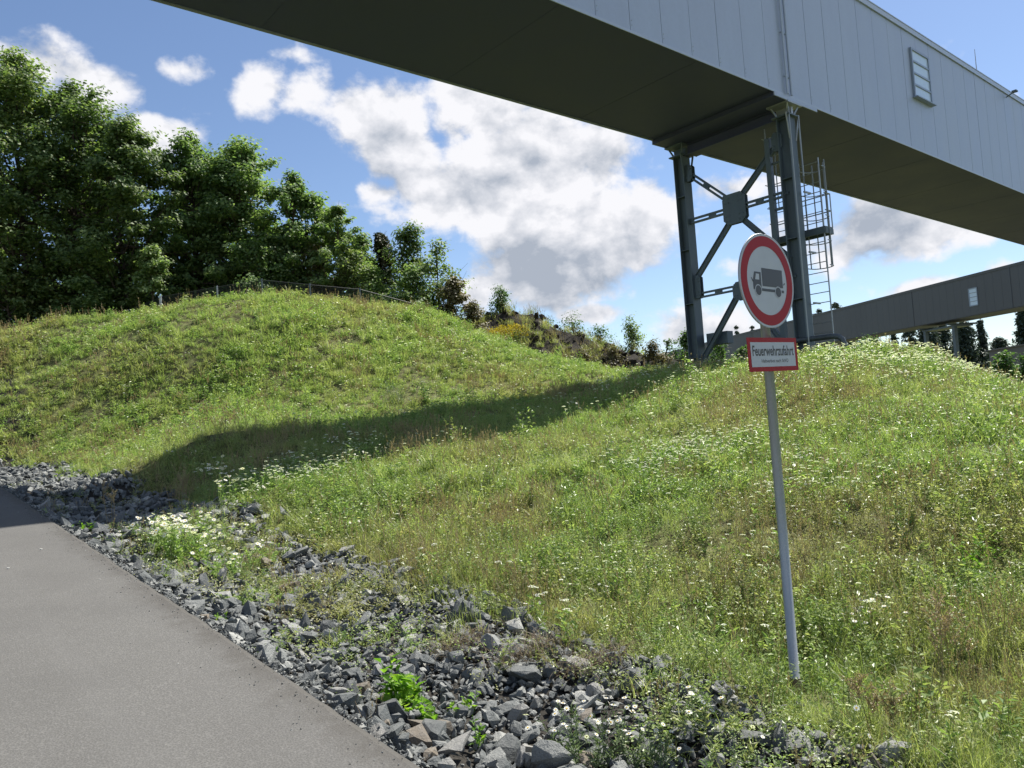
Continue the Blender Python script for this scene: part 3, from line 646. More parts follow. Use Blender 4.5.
def disk(n, r):
    a = rng.uniform(0, 2 * math.pi, n); q = r * np.sqrt(rng.uniform(0, 1, n)); return np.stack([q * np.cos(a), q * np.sin(a), np.zeros(n)], 1)
def add_stem(mb, p0, p1, w0, mi=0, bend=.05):
    P = [np.array(p0) * (1 - s) + np.array(p1) * s for s in (0, .5, 1)]; P[1] = P[1] + rng.normal(0, bend, 3) * (1, 1, 0)
    mb.tube(P, [w0, w0 * .8, w0 * .5], 3, caps=False, mi=mi); return P
# ---- meadow variants (sources stay outside the scene collection)
def v_grass(n, r, h, wd):
    mb = MB(); add_blades(mb, disk(n, r), rng.uniform(0, 6.28, n), rng.uniform(.45, 1, n) * h, rng.uniform(.1, 1.0, n), wd * rng.uniform(.6, 1.2, n)); return mb, [M_GRASS]
def v_herb(n, r, h, ll):
    mb = MB(); b0 = disk(n, r); 
    for p in b0:
        hh = h * rng.uniform(.35, 1); tip = p + np.append(rng.normal(0, .05, 2), hh); add_stem(mb, p, tip, .0022, 0, .012)
        k_ = int(hh / (ll * .55)) + 3; s = rng.uniform(.15, 1, k_)[:, None]; a = rng.uniform(0, 6.28, k_)
        Dv = np.stack([np.cos(a), np.sin(a), rng.uniform(-.1, .8, k_)], 1); c_ = p * (1 - s) + tip * s + unit(Dv) * ll * .55
        add_leaves(mb, c_, Dv, rng.normal(0, .5, (k_, 3)) + (0, 0, 1), ll * rng.uniform(.6, 1.2, k_), ll * .5 * rng.uniform(.6, 1.1, k_), 0)
    return mb, [M_HERB]
def v_cover(n, r, ll):
    mb = MB(); c_ = disk(n, r) + np.stack([np.zeros(n), np.zeros(n), rng.uniform(.01, .09, n)], 1)
    a = rng.uniform(0, 6.28, n); add_leaves(mb, c_, np.stack([np.cos(a), np.sin(a), rng.uniform(-.2, .5, n)], 1), rng.normal(0, .35, (n, 3)) + (0, 0, 1), ll * rng.uniform(.6, 1.2, n), ll * .7, 0); return mb, [M_HERB]
def v_seed(n, r, h, ll=.012):
    mb = MB()
    for p in disk(n, r):
        hh = h * rng.uniform(.55, 1); tip = p + np.append(rng.normal(0, .07, 2) * hh * 3, hh); add_stem(mb, p, tip, .0016, 0, .02)
        k_ = 16; s = rng.uniform(.62, 1.02, k_)[:, None]; a = rng.uniform(0, 6.28, k_)
        Dv = np.stack([np.cos(a) * .5, np.sin(a) * .5, np.ones(k_)], 1); add_leaves(mb, p * (1 - s) + tip * s + unit(Dv) * ll * .6, Dv, rng.normal(0, 1, (k_, 3)), ll * rng.uniform(.8, 1.6, k_), ll * .4, 0)
    return mb, [M_SEED]
def add_daisy(mb, p, r, nrm, mp=0, my=1, petals=9):
    nrm = unit(np.asarray(nrm, float)); t_ = unit(np.cross(nrm, (0.3, 1, 0.2))); b_ = np.cross(nrm, t_)
    a = np.arange(petals) * 2 * math.pi / petals; Dv = np.cos(a)[:, None] * t_ + np.sin(a)[:, None] * b_
    add_leaves(mb, p + Dv * r * .6, Dv, np.tile(nrm, (petals, 1)), r * .8, r * .42, mp, .05)
    q = np.arange(6) * 2 * math.pi / 6; mb.add(p + nrm * r * .12 + (np.cos(q)[:, None] * t_ + np.sin(q)[:, None] * b_) * r * .28, [list(range(6))], my)
def v_daisy(n, r, h, fr):
    mb = MB()
    for p in disk(n, r):
        hh = h * rng.uniform(.6, 1); tip = p + np.append(rng.normal(0, .04, 2), hh); add_stem(mb, p, tip, .0016, 2, .01)
        add_daisy(mb, tip, fr * rng.uniform(.8, 1.2), rng.normal(0, .45, 3) + (0, 0, 1))
        k_ = 7; s = rng.uniform(.05, .8, k_)[:, None]; a = rng.uniform(0, 6.28, k_); Dv = np.stack([np.cos(a), np.sin(a), np.ones(k_) * .8], 1)
        add_leaves(mb, p * (1 - s) + tip * s + unit(Dv) * .02, Dv, rng.normal(0, 1, (k_, 3)), .045, .009, 2)
    return mb, [M_PETAL, M_YOLK, M_HERB]
def v_umbel(n, r, h, ur, fl=.008):
    mb = MB()
    for p in disk(n, r):
        hh = h * rng.uniform(.6, 1); tip = p + np.append(rng.normal(0, .05, 2), hh); add_stem(mb, p, tip, .002, 1, .015)
        k_ = 26; c_ = disk(k_, ur * rng.uniform(.7, 1.2)); c_[:, 2] = -(c_[:, 0] ** 2 + c_[:, 1] ** 2) / ur * .35; a = rng.uniform(0, 6.28, k_)
        add_leaves(mb, tip + c_, np.stack([np.cos(a), np.sin(a), np.zeros(k_)], 1), rng.normal(0, .25, (k_, 3)) + (0, 0, 1), fl * rng.uniform(1, 1.8, k_), fl * 1.3, 0)
        for q in c_[:5]: add_stem(mb, tip - (0, 0, ur * .9), tip + q, .0009, 1, 0)
        k_ = 9; s = rng.uniform(.05, .75, k_)[:, None]; a = rng.uniform(0, 6.28, k_); Dv = np.stack([np.cos(a), np.sin(a), np.ones(k_) * .5], 1)
        add_leaves(mb, p * (1 - s) + tip * s + unit(Dv) * .035, Dv, rng.normal(0, .6, (k_, 3)) + (0, 0, 1), .075, .02, 1)
    return mb, [M_PETAL, M_HERB]
GN = None
def scatter(name, label, variants, P, rot, scl, tint, idx):
    """one object: the variants set out on a cloud of points"""
    global GN
    vc = bpy.data.collections.new(name + ' kinds')
    for q, (mb, mats) in enumerate(variants):
        me = mb.mesh('%s kind' % name, mats); o = bpy.data.objects.new('%s_%02d' % (name, q), me); vc.objects.link(o)
    me = bpy.data.meshes.new(name); me.vertices.add(len(P)); me.vertices.foreach_set('co', np.asarray(P, np.float32).ravel())
    for nm, ty, key, arr in (('rot', 'FLOAT_VECTOR', 'vector', rot), ('scl', 'FLOAT', 'value', scl), ('tint', 'FLOAT', 'value', tint), ('idx', 'INT', 'value', idx)):
        a = me.attributes.new(nm, ty, 'POINT'); a.data.foreach_set(key, np.asarray(arr, np.int32 if ty == 'INT' else np.float32).ravel())
    o = bpy.data.objects.new(name, me); COL.objects.link(o)
    ng = bpy.data.node_groups.new(name, 'GeometryNodeTree')
    ng.interface.new_socket('Geometry', in_out='INPUT', socket_type='NodeSocketGeometry'); ng.interface.new_socket('Geometry', in_out='OUTPUT', socket_type='NodeSocketGeometry')
    gi, go = ng.nodes.new('NodeGroupInput'), ng.nodes.new('NodeGroupOutput')
    ci = ng.nodes.new('GeometryNodeCollectionInfo'); ci.inputs['Collection'].default_value = vc; ci.inputs['Separate Children'].default_value = True; ci.inputs['Reset Children'].default_value = True
    ip = ng.nodes.new('GeometryNodeInstanceOnPoints'); ip.inputs['Pick Instance'].default_value = True
    def na(nm, ty): n = ng.nodes.new('GeometryNodeInputNamedAttribute'); n.data_type = ty; n.inputs['Name'].default_value = nm; return n.outputs['Attribute']
    er = ng.nodes.new('FunctionNodeEulerToRotation'); L = ng.links.new
    L(gi.outputs[0], ip.inputs['Points']); L(ci.outputs[0], ip.inputs['Instance']); L(na('idx', 'INT'), ip.inputs['Instance Index'])
    L(na('rot', 'FLOAT_VECTOR'), er.inputs[0]); L(er.outputs[0], ip.inputs['Rotation']); L(na('scl', 'FLOAT'), ip.inputs['Scale']); L(ip.outputs[0], go.inputs[0])
    md = o.modifiers.new('scatter', 'NODES'); md.node_group = ng
    tag(o, label, kind='stuff'); return o
def bound(Y):          # where the stone strip ends and the meadow begins
    Y = np.asarray(Y, float); return 3.72 + .45 * (fbm(Y * .7, Y * 0 + 3, 31, 3) - .5) * 2 * .55 + bend(Y) * .4 + .05 * sst(2.4 - Y, 0, 1.2)
# ------------------------------------------------------------------ meadow
HALF, EXTRA = R(44), R(18)
def sector(rho, r0_, r1_, margin=R(0)):
    rr = np.linspace(r0_, r1_, 400); dens = rho(rr) * rr; cdf = np.concatenate([[0], np.cumsum((dens[1:] + dens[:-1]) / 2 * np.diff(rr))])
    n = int(cdf[-1] * (2 * HALF + EXTRA)); r = np.interp(rng.uniform(0, cdf[-1], n), cdf, rr)
    a = R(40) + rng.uniform(-HALF, HALF + EXTRA, n); return r * np.sin(a), r * np.cos(a), r
def place(x, y, tilt=.12):
    z = ground(x, y); n = len(x); rot = np.stack([rng.normal(0, tilt, n), rng.normal(0, tilt, n), rng.uniform(0, 6.28, n)], 1)
    return np.stack([x, y, z - .01], 1), rot
def dryness(x, y):
    return np.clip((fbm(x * .28, y * .28, 41, 4) - .47) * 2.7 + (fbm(x * 1.7, y * 1.7, 43, 3) - .5) * 1.3 + .05, 0, 1)
def hit(u, v):
    d = ray(u, v); t = np.linspace(1.5, 60, 1200); p = CAMPOS + t[:, None] * d; z = ground(p[:, 0], p[:, 1]); k_ = np.where(p[:, 2] < z)[0]
    return p[k_[0]] if len(k_) else p[-1]
RHO = 380.0
for nm, lab, r0_, r1_, ws, hs, nb in (('meadow_grass', 'short mixed meadow grass of the near slope', 1.4, 8.5, 1.0, 1.0, 34), ('meadow_grass', 'meadow grass of the middle slope', 8.5, 18, 1.7, 1.0, 36), ('meadow_grass', 'meadow grass of the far hillside', 18, 52, 2.7, 1.0, 40)):
    x, y, r = sector(lambda q: RHO * np.minimum(1, (6 / q)) ** 1.25, r0_, r1_)
    keep = (x > bound(y) + .12 - np.abs(rng.normal(0, .06, len(x))) - rng.exponential(.14, len(x)) * (fbm(x * 1.4, y * 1.4, 57, 3) > .5)) & (x > 2.1) & ~((np.hypot(x - 4.36, y - 2.60) < .17) & (rng.uniform(0, 1, len(x)) < .9)); x, y, r = x[keep], y[keep], r[keep]
    thin = fbm(x * .9, y * .9, 51, 3); keep = rng.uniform(0, 1, len(x)) < .30 + 1.55 * (thin - .22); x, y, r = x[keep], y[keep], r[keep]
    P, rot = place(x, y); dr = dryness(x, y)
    dr = np.clip(dr + .35 * (x > bound(y)) * (x < bound(y) + .5) + rng.normal(0, .12, len(x)), 0, 1)
    va = [v_grass(nb, .10, .17 * hs, .0042 * ws), v_grass(nb, .09, .26 * hs, .0038 * ws), v_grass(nb + 8, .12, .12 * hs, .0045 * ws), v_grass(nb - 8, .10, .34 * hs, .0036 * ws),
          v_herb(6, .09, .22 * hs, .026 * ws ** .7), v_herb(5, .08, .28 * hs, .034 * ws ** .7), v_cover(int(46 / ws ** .6), .12, .018 * ws ** .8), v_cover(int(60 / ws ** .6), .13, .013 * ws ** .8), v_seed(6, .10, .34 * hs, .012 * ws ** .8), v_seed(4, .08, .45 * hs, .013 * ws ** .8)]
    pw = np.array([.21, .15, .19, .05, .12, .07, .11, .07, .025, .01]); herbp = fbm(x * .6, y * .6, 61, 3)
    idx = rng.choice(10, len(x), p=pw / pw.sum())
    her = (herbp > .56) & (rng.uniform(0, 1, len(x)) < .55); idx[her] = rng.choice([4, 5, 6, 7], her.sum())
    drm = (dr > .6) & (rng.uniform(0, 1, len(x)) < .3); idx[drm] = rng.choice([8, 9, 2], drm.sum())
    h_ = .55 + .9 * fbm(x * .45, y * .45, 71, 4) + .45 * sst(y, 18, 22) * 0.5
    scatter(nm, lab, va, P, rot, h_ * rng.uniform(.75, 1.3, len(x)), dr, idx)
# white flowers: sparse everywhere, thick in patches
PATCH = [(270, 492, 1.3, 260), (300, 480, .9, 60), (330, 470, 1.0, 50), (700, 470, 1.0, 170), (820, 500, 1.0, 110), (740, 455, 1.2, 100), (655, 480, .7, 60), (905, 356, 3.0, 420), (960, 372, 2.5, 240), (870, 372, 2.5, 160), (640, 385, 2.5, 90), (720, 385, 2.5, 160), (240, 296, 2.0, 200), (215, 300, 1.6, 140), (130, 330, 2, 50), (430, 345, 4, 170), (480, 360, 3, 120),
         (690, 690, .45, 10), (540, 620, .5, 12), (400, 360, 4, 90), (870, 640, .25, 6), (830, 550, .8, 10), (610, 560, 2, 14), (960, 430, 2, 60)]
fx, fy, kind_ = [], [], []
for (u, v, s_, n) in PATCH:
    p = hit(u, v); n = int(n * (1.25 if u in (905, 960, 870, 240, 215) else .6)); fx += list(rng.normal(p[0], s_ * .55, n)); fy += list(rng.normal(p[1], s_ * .4, n))
x, y, r = sector(lambda q: 1.1 * np.minimum(1, (8 / q)) ** .7, 1.6, 40); fx += list(x); fy += list(y)
fx, fy = np.array(fx), np.array(fy); keep = (fx > bound(fy)); fx, fy = fx[keep], fy[keep]; fr = np.hypot(fx, fy)
P, rot = place(fx, fy, .08); far_ = fr > 13
va = [v_umbel(2, .07, .34, .030, .0075), v_umbel(3, .10, .42, .026, .008), v_daisy(4, .10, .28, .016), v_daisy(3, .09, .34, .014), v_umbel(2, .12, .36, .030, .015), v_umbel(1, .10, .45, .036, .018), v_daisy(4, .12, .34, .020)]
idx = np.where(far_, rng.choice([4, 5, 6], len(fx)), rng.choice([0, 1, 2, 3], len(fx), p=[.4, .25, .2, .15]))
scatter('meadow_flowers', 'small white wildflowers scattered and clustered through the meadow', va, P, rot, rng.uniform(.75, 1.2, len(fx)), np.zeros(len(fx)), idx)
# weeds creeping over the stone strip
wx, wy = [], []
for (cx, cy, sx_, sy_, n) in ((2.95, 8.3, .40, .9, 380), (3.1, 6.6, .32, .8, 220), (3.3, 10.2, .3, .8, 150), (3.0, 5.4, .25, .5, 60), (3.3, 3.2, .25, .5, 110), (2.6, 13, .5, 2, 90), (2.2, 4.6, .2, .8, 24), (3.3, 2.3, .3, .4, 70)):
    wx += list(rng.normal(cx, sx_, n)); wy += list(rng.normal(cy, sy_, n))
wx, wy = np.array(wx), np.array(wy); kp = (wx > 1.9) & (fbm(wx * 2.2, wy * 2.2, 88, 3) > .42); wx, wy = wx[kp], wy[kp]; P, rot = place(wx, wy, .2); P[:, 2] += .05
scatter('strip_weeds', 'low weeds and moss creeping over the broken stones', [v_cover(46, .12, .020), v_cover(60, .14, .014), v_herb(5, .08, .16, .028), v_grass(26, .08, .13, .0045), v_seed(5, .08, .22, .011), v_daisy(2, .08, .2, .014)], P, rot, rng.uniform(.7, 1.4, len(wx)), np.clip(dryness(wx, wy) + rng.normal(.25, .25, len(wx)), 0, 1), rng.choice(6, len(wx), p=[.3, .28, .16, .12, .09, .05]))
# rough grass on the verge across the road
x = rng.uniform(-14, -4.2, 5200); y = rng.uniform(-4, 34, 5200); P, rot = place(x, y)
scatter('verge_grass', 'rough grass on the verge across the road', [v_grass(34, .14, .24, .008), v_grass(30, .13, .34, .009), v_cover(40, .15, .03)], P, rot, rng.uniform(.7, 1.4, 5200), dryness(x, y), rng.integers(0, 3, 5200))
# taller weeds dotted over the meadow
x, y, r = sector(lambda q: 2.6 * np.minimum(1, (8 / q)) ** .8, 2.5, 42); keep = (x > bound(y) + .3) & (fbm(x * .5, y * .5, 81, 3) > .47); x, y = x[keep], y[keep]
P, rot = place(x, y, .1); fa = np.hypot(x, y) > 13
va = [v_herb(5, .10, .42, .05), v_herb(3, .06, .5, .06), v_seed(7, .09, .6, .016), v_herb(8, .2, .5, .07), v_seed(7, .16, .55, .025)]
scatter('tall_weeds', 'taller leafy and seeding weeds standing over the meadow grass', va, P, rot, rng.uniform(.7, 1.25, len(x)), np.clip(dryness(x, y) * .8, 0, 1), np.where(fa, rng.choice([3, 4], len(x)), rng.choice([0, 1, 2], len(x))))

# ------------------------------------------------------------------ crushed stone strip
def rock_mesh(seed, detail=15, flat=.6):
    r = np.random.default_rng(seed); bm = bmesh.new()
    P = unit(r.normal(0, 1, (detail, 3))); P = P / np.abs(P).max(1, keepdims=True) ** r.uniform(.35, .8)
    P = P * r.uniform(.78, 1.02, (detail, 1)) * np.array([1, r.uniform(.45, .9), flat * r.uniform(.55, 1.1)]) * .5; P[:, 0] += P[:, 2] * r.uniform(-.5, .5); P[:, 1] += P[:, 2] * r.uniform(-.4, .4)
    for p in P: bm.verts.new(p)
    res = bmesh.ops.convex_hull(bm, input=bm.verts)
    bmesh.ops.delete(bm, geom=[v for v in bm.verts if not v.link_faces], context='VERTS')
    bm.verts.ensure_lookup_table(); bm.faces.ensure_lookup_table(); bm.verts.index_update()
    V = np.array([v.co[:] for v in bm.verts]); Ft = np.array([[v.index for v in f.verts] for f in bm.faces]); bm.free()
    return V, Ft
def rock_mat(name, stops, pale=1.0):
    m, t, b, k = new_mat(name)
    geo = N(t, 'ShaderNodeNewGeometry'); oi = N(t, 'ShaderNodeObjectInfo'); P = geo.outputs['Position']
    rnd = k.m('FRACT', k.m('ADD', geo.outputs['Random Per Island'], k.m('MULTIPLY', oi.outputs['Random'], 7.3)))
    n1_ = k.noise(P, 22, 7, .7); n2_ = k.noise(P, 90, 4, .7)
    c = k.ramp(k.m('ADD', k.m('MULTIPLY', rnd, .78), k.m('MULTIPLY', n1_, .22)), stops)
    c = k.mix(k.mr(n1_, .45, .75, 0, .5 * pale), c, (.20, .205, .20)); c = k.mix(k.mr(n2_, .35, .7, 0, .5), c, k.mix(.5, c, (.05, .055, .06)))
    nw = N(t, 'ShaderNodeSeparateXYZ'); t.links.new(geo.outputs['Normal'], nw.inputs[0])
    c = k.mix(k.m('MULTIPLY', k.mr(nw.outputs[2], .5, 1.0, 0, .35 * pale), n1_), c, (.24, .235, .22))       # dust settled on upper faces
    t.links.new(c, b.inputs['Base Color']); b.inputs['Roughness'].default_value = .68 if pale > .5 else .95; b.inputs['Specular IOR Level'].default_value = .45 if pale > .5 else .08
    bp = N(t, 'ShaderNodeBump'); bp.inputs['Strength'].default_value = .9; bp.inputs['Distance'].default_value = .02
    t.links.new(k.m('ADD', n1_, k.m('MULTIPLY', n2_, .5)), bp.inputs['Height']); t.links.new(bp.outputs[0], b.inputs['Normal'])
    return m
M_ROCK = rock_mat('slate_stone', [(0, (.040, .047, .050)), (.3, (.085, .096, .098)), (.6, (.155, .168, .165)), (.80, (.29, .30, .285)), (.92, (.44, .44, .41)), (1, (.36, .32, .25))])
M_ROCKP = rock_mat('pale_stone', [(0, (.20, .205, .20)), (1, (.32, .31, .285))])
M_ROCKB = rock_mat('brown_stone', [(0, (.14, .115, .085)), (1, (.22, .18, .13))])
M_HEAP = rock_mat('dark_rubble', [(0, (.020, .018, .016)), (.6, (.036, .031, .025)), (1, (.07, .058, .044))], .08)
RK = [rock_mesh(100 + i, rng.integers(13, 24), rng.uniform(.34, .8)) for i in range(26)]
def rots(n, tilt=.45):
    a, b_, c_ = rng.normal(0, tilt, n), rng.normal(0, tilt, n), rng.uniform(0, 6.28, n); return np.stack([a, b_, c_], 1)
def eul(r):
    cx, sx, cy, sy_, cz, sz_ = np.cos(r[:, 0]), np.sin(r[:, 0]), np.cos(r[:, 1]), np.sin(r[:, 1]), np.cos(r[:, 2]), np.sin(r[:, 2])
    M = np.empty((len(r), 3, 3)); M[:, 0, 0] = cy * cz; M[:, 0, 1] = sx * sy_ * cz - cx * sz_; M[:, 0, 2] = cx * sy_ * cz + sx * sz_
    M[:, 1, 0] = cy * sz_; M[:, 1, 1] = sx * sy_ * sz_ + cx * cz; M[:, 1, 2] = cx * sy_ * sz_ - sx * cz; M[:, 2, 0] = -sy_; M[:, 2, 1] = sx * cy; M[:, 2, 2] = cx * cy; return M
def heap_rocks(mb, P, rot, sc, var):
    M = eul(rot)
    for q in range(len(RK)):
        sel = np.where(var == q)[0]
        if not len(sel): continue
        V, Ft = RK[q]; VV = np.einsum('nij,kj->nki', M[sel], V) * sc[sel][:, None, None] + P[sel][:, None, :]
        mb.add(VV.reshape(-1, 3), (np.arange(len(sel))[:, None, None] * len(V) + Ft[None]).reshape(-1, 3))
ST = []
def lay(n, y0_, y1_, lo, hi, mean, layer, xa=1.80):
    y = rng.uniform(y0_, y1_, n); x = rng.uniform(xa, 4.25, n); x = x + np.where(rng.uniform(0, 1, n) < .8, bend(y), 0); b_ = bound(y); keep = x < b_ + rng.normal(0, .10, n) + .12; x, y = x[keep], y[keep]; n = len(x)
    s = np.clip(np.exp(rng.normal(math.log(mean), .38, n)), lo, hi); z = ground(x, y) + layer + s * rng.uniform(.02, .30, n)
    x = np.maximum(x, 1.76 + s * .42 + bend(y))
    ST.append((x, y, z, s))
lay(5600, -1.5, 9, .04, .19, .078, .02); lay(5200, 9, 28, .06, .20, .10, .02); lay(620, -1.5, 14, .10, .22, .135, .045); lay(9000, -.5, 9, .016, .055, .032, .016, 1.73); lay(2600, -.5, 9, .03, .07, .045, .045, 1.78)
n_ = 2600; ye = rng.uniform(0, 20, n_); xe_ = 1.745 + bend(ye) + np.abs(rng.normal(0, .05, n_)); se = rng.uniform(.008, .03, n_); ST.append((xe_, ye, zr(ye) - .07 + .3 * se + rng.uniform(0, .04, n_), se))
n_ = 900; ye = rng.uniform(-.5, 18, n_); xe_ = 1.72 - rng.exponential(.10, n_); se = rng.uniform(.004, .013, n_); ST.append((xe_, ye, zr(ye) + .3 * se, se))
x, y, z, s = [np.concatenate([q[i] for q in ST]) for i in range(4)]
P = np.stack([x, y, z], 1); rel = (P - CAMPOS) @ MC; uu = 512 + F * rel[:, 0] / rel[:, 2]; vv = 384 - F * rel[:, 1] / rel[:, 2]
vis = (rel[:, 2] > .5) & (uu > -20) & (uu < 1044) & (vv > 0) & (vv < 790)
app = np.where(vis, s / np.maximum(rel[:, 2], .5) * (.75 + (z - ground(x, y)) * 3), 0)
order = np.argsort(-app); top = order[:300]; rest = order[300:]
rot = rots(len(x), .6); var = rng.integers(0, len(RK), len(x))
mb = MB(); heap_rocks(mb, P[rest], rot[rest], s[rest], var[rest]); tag(mb.build('crushed_stone', M_ROCK), 'strip of broken grey slate between road and meadow', kind='stuff')
RM = {}
for i_ in top:
    q = rng.random(); mt, tone = (M_ROCK, 'dark grey') if q < .84 else ((M_ROCKP, 'pale grey') if q < .94 else (M_ROCKB, 'brownish'))
    key = (int(var[i_]), tone)
    if key not in RM:
        a = MB(); a.add(*RK[key[0]]); RM[key] = a.mesh('stone', mt)
    o = bpy.data.objects.new('stone', RM[key]); COL.objects.link(o); o.location = P[i_]; o.rotation_euler = rot[i_]; o.scale = (s[i_],) * 3
    wh = 'at the asphalt edge' if x[i_] < 2.2 else ('toward the asphalt' if x[i_] < 2.7 else ('in mid strip' if x[i_] < 3.2 else 'at the grass edge'))
    fl = np.ptp(RK[var[i_]][0][:, 2]); shp = 'flat' if fl < .45 else ('blocky' if fl > .66 else 'wedge-shaped'); big = 'large' if s[i_] > .15 else ('small' if s[i_] < .11 else 'mid-sized')
    yy = y[i_]; lm = 'below the sign foot' if yy < 2.4 else ('by the feathery white-flowered plants' if yy < 3.1 else ('level with the bright green weed' if yy < 3.9 else ('level with the hay mat' if yy < 4.8 else ('just beyond the hay mat' if yy < 6 else ('before the chamomile' if yy < 8 else 'around or beyond the chamomile')))))
    tag(o, '%s %s %s stone %s, %s' % (big, tone, shp, wh, lm), 'stone', 'large broken stones of the roadside strip')
# pebbles lying on the road
for (u, v, s_) in ((41, 551, .035), (8, 570, .03), (178, 666, .012), (100, 581, .014)):
    d = ray(u, v); tt = 1.6 / (-d[2] + .07 * d[1]); p = CAMPOS + d * tt
    a = MB(); a.add(RK[3][0] * s_, RK[3][1]); o = a.build('pebble', M_PEB, loc=(p[0], p[1], float(zr(p[1])) + .012 + s_ * .2))
    tag(o, {41: 'largest loose pebble lying on the asphalt', 8: 'pale pebble on the asphalt at the left edge of the view', 178: 'tiny white pebble on the open asphalt, nearest the camera', 100: 'small dark chip of stone on the asphalt'}[u], 'pebble', 'loose pebbles on the road')

# ------------------------------------------------------------------ plants as things
def plant(name, label, cat, x, y, parts, group=None):
    z = gz(x, y); e = empty(name, (x, y, z), rng.uniform(0, 6.28)); tag(e, label, cat, group)
    for nm, mb, mats in parts: mb.build(nm, mats, e)
    return e
def leafy(r, h, n, ll, lw=.5, per=14, mat=M_BRIGHT, stemw=.004, up=.5, top=None):
    sm, lm, tm = MB(), MB(), MB()
    for p in disk(n, r * .5):
        hh = h * rng.uniform(.55, 1); tip = p * (1.8) + np.append(rng.normal(0, r * .25, 2), hh); add_stem(sm, p - (0, 0, .05), tip, stemw, 0, .03)
        s_ = rng.uniform(.08, 1, per)[:, None]; a = rng.uniform(0, 6.28, per); Dv = np.stack([np.cos(a), np.sin(a), rng.uniform(-.3, up * 2, per)], 1)
        L_ = ll * rng.uniform(.55, 1.15, per) * (1.15 - .5 * s_[:, 0]); add_leaves(lm, p * (1 - s_) + tip * s_ + unit(Dv) * L_[:, None] * .55, Dv, rng.normal(0, .4, (per, 3)) + (0, 0, 1), L_, L_ * lw)
        if top: top(tm, tip)
    out = [('stem', sm, mat), ('foliage', lm, mat)]
    if top: out.append(('blossom', tm, [M_PETAL, M_YOLK]))
    return out
def dais(r=.017, n=3, sp=.05):
    def f(mb, tip):
        for _ in range(n): add_daisy(mb, tip + rng.normal(0, sp, 3) * (1, 1, .5), r * rng.uniform(.8, 1.2), rng.normal(0, .4, 3) + (0, 0, 1))
    return f
def drystalk(h, n=4, r=.06):
    sm, lm = MB(), MB()
    for p in disk(n, r):
        hh = h * rng.uniform(.7, 1); tip = p + np.append(rng.normal(0, .05, 2), hh); add_stem(sm, p - (0, 0, .05), tip, .004, 0, .02)
        for q in range(6):
            s_ = rng.uniform(.45, .95); c_ = p * (1 - s_) + tip * s_; e_ = c_ + np.append(rng.normal(0, .05, 2), .09 * hh + .04); add_stem(sm, c_, e_, .002, 0, .005)
            k_ = 26; w_ = rng.uniform(.1, 1, k_)[:, None]; add_leaves(lm, c_ * (1 - w_) + e_ * w_ + rng.normal(0, .006, (k_, 3)), rng.normal(0, 1, (k_, 3)) + (0, 0, .7), rng.normal(0, 1, (k_, 3)), .013, .009)
    return [('stem', sm, M_SEED), ('seed_head', lm, M_SEED)]
def onroad(u, v, off=-.28):
    d = ray(u, v); tt = (1.6 - off) / (.07 * d[1] - d[2]); p = CAMPOS + d * tt; return p[0], p[1]
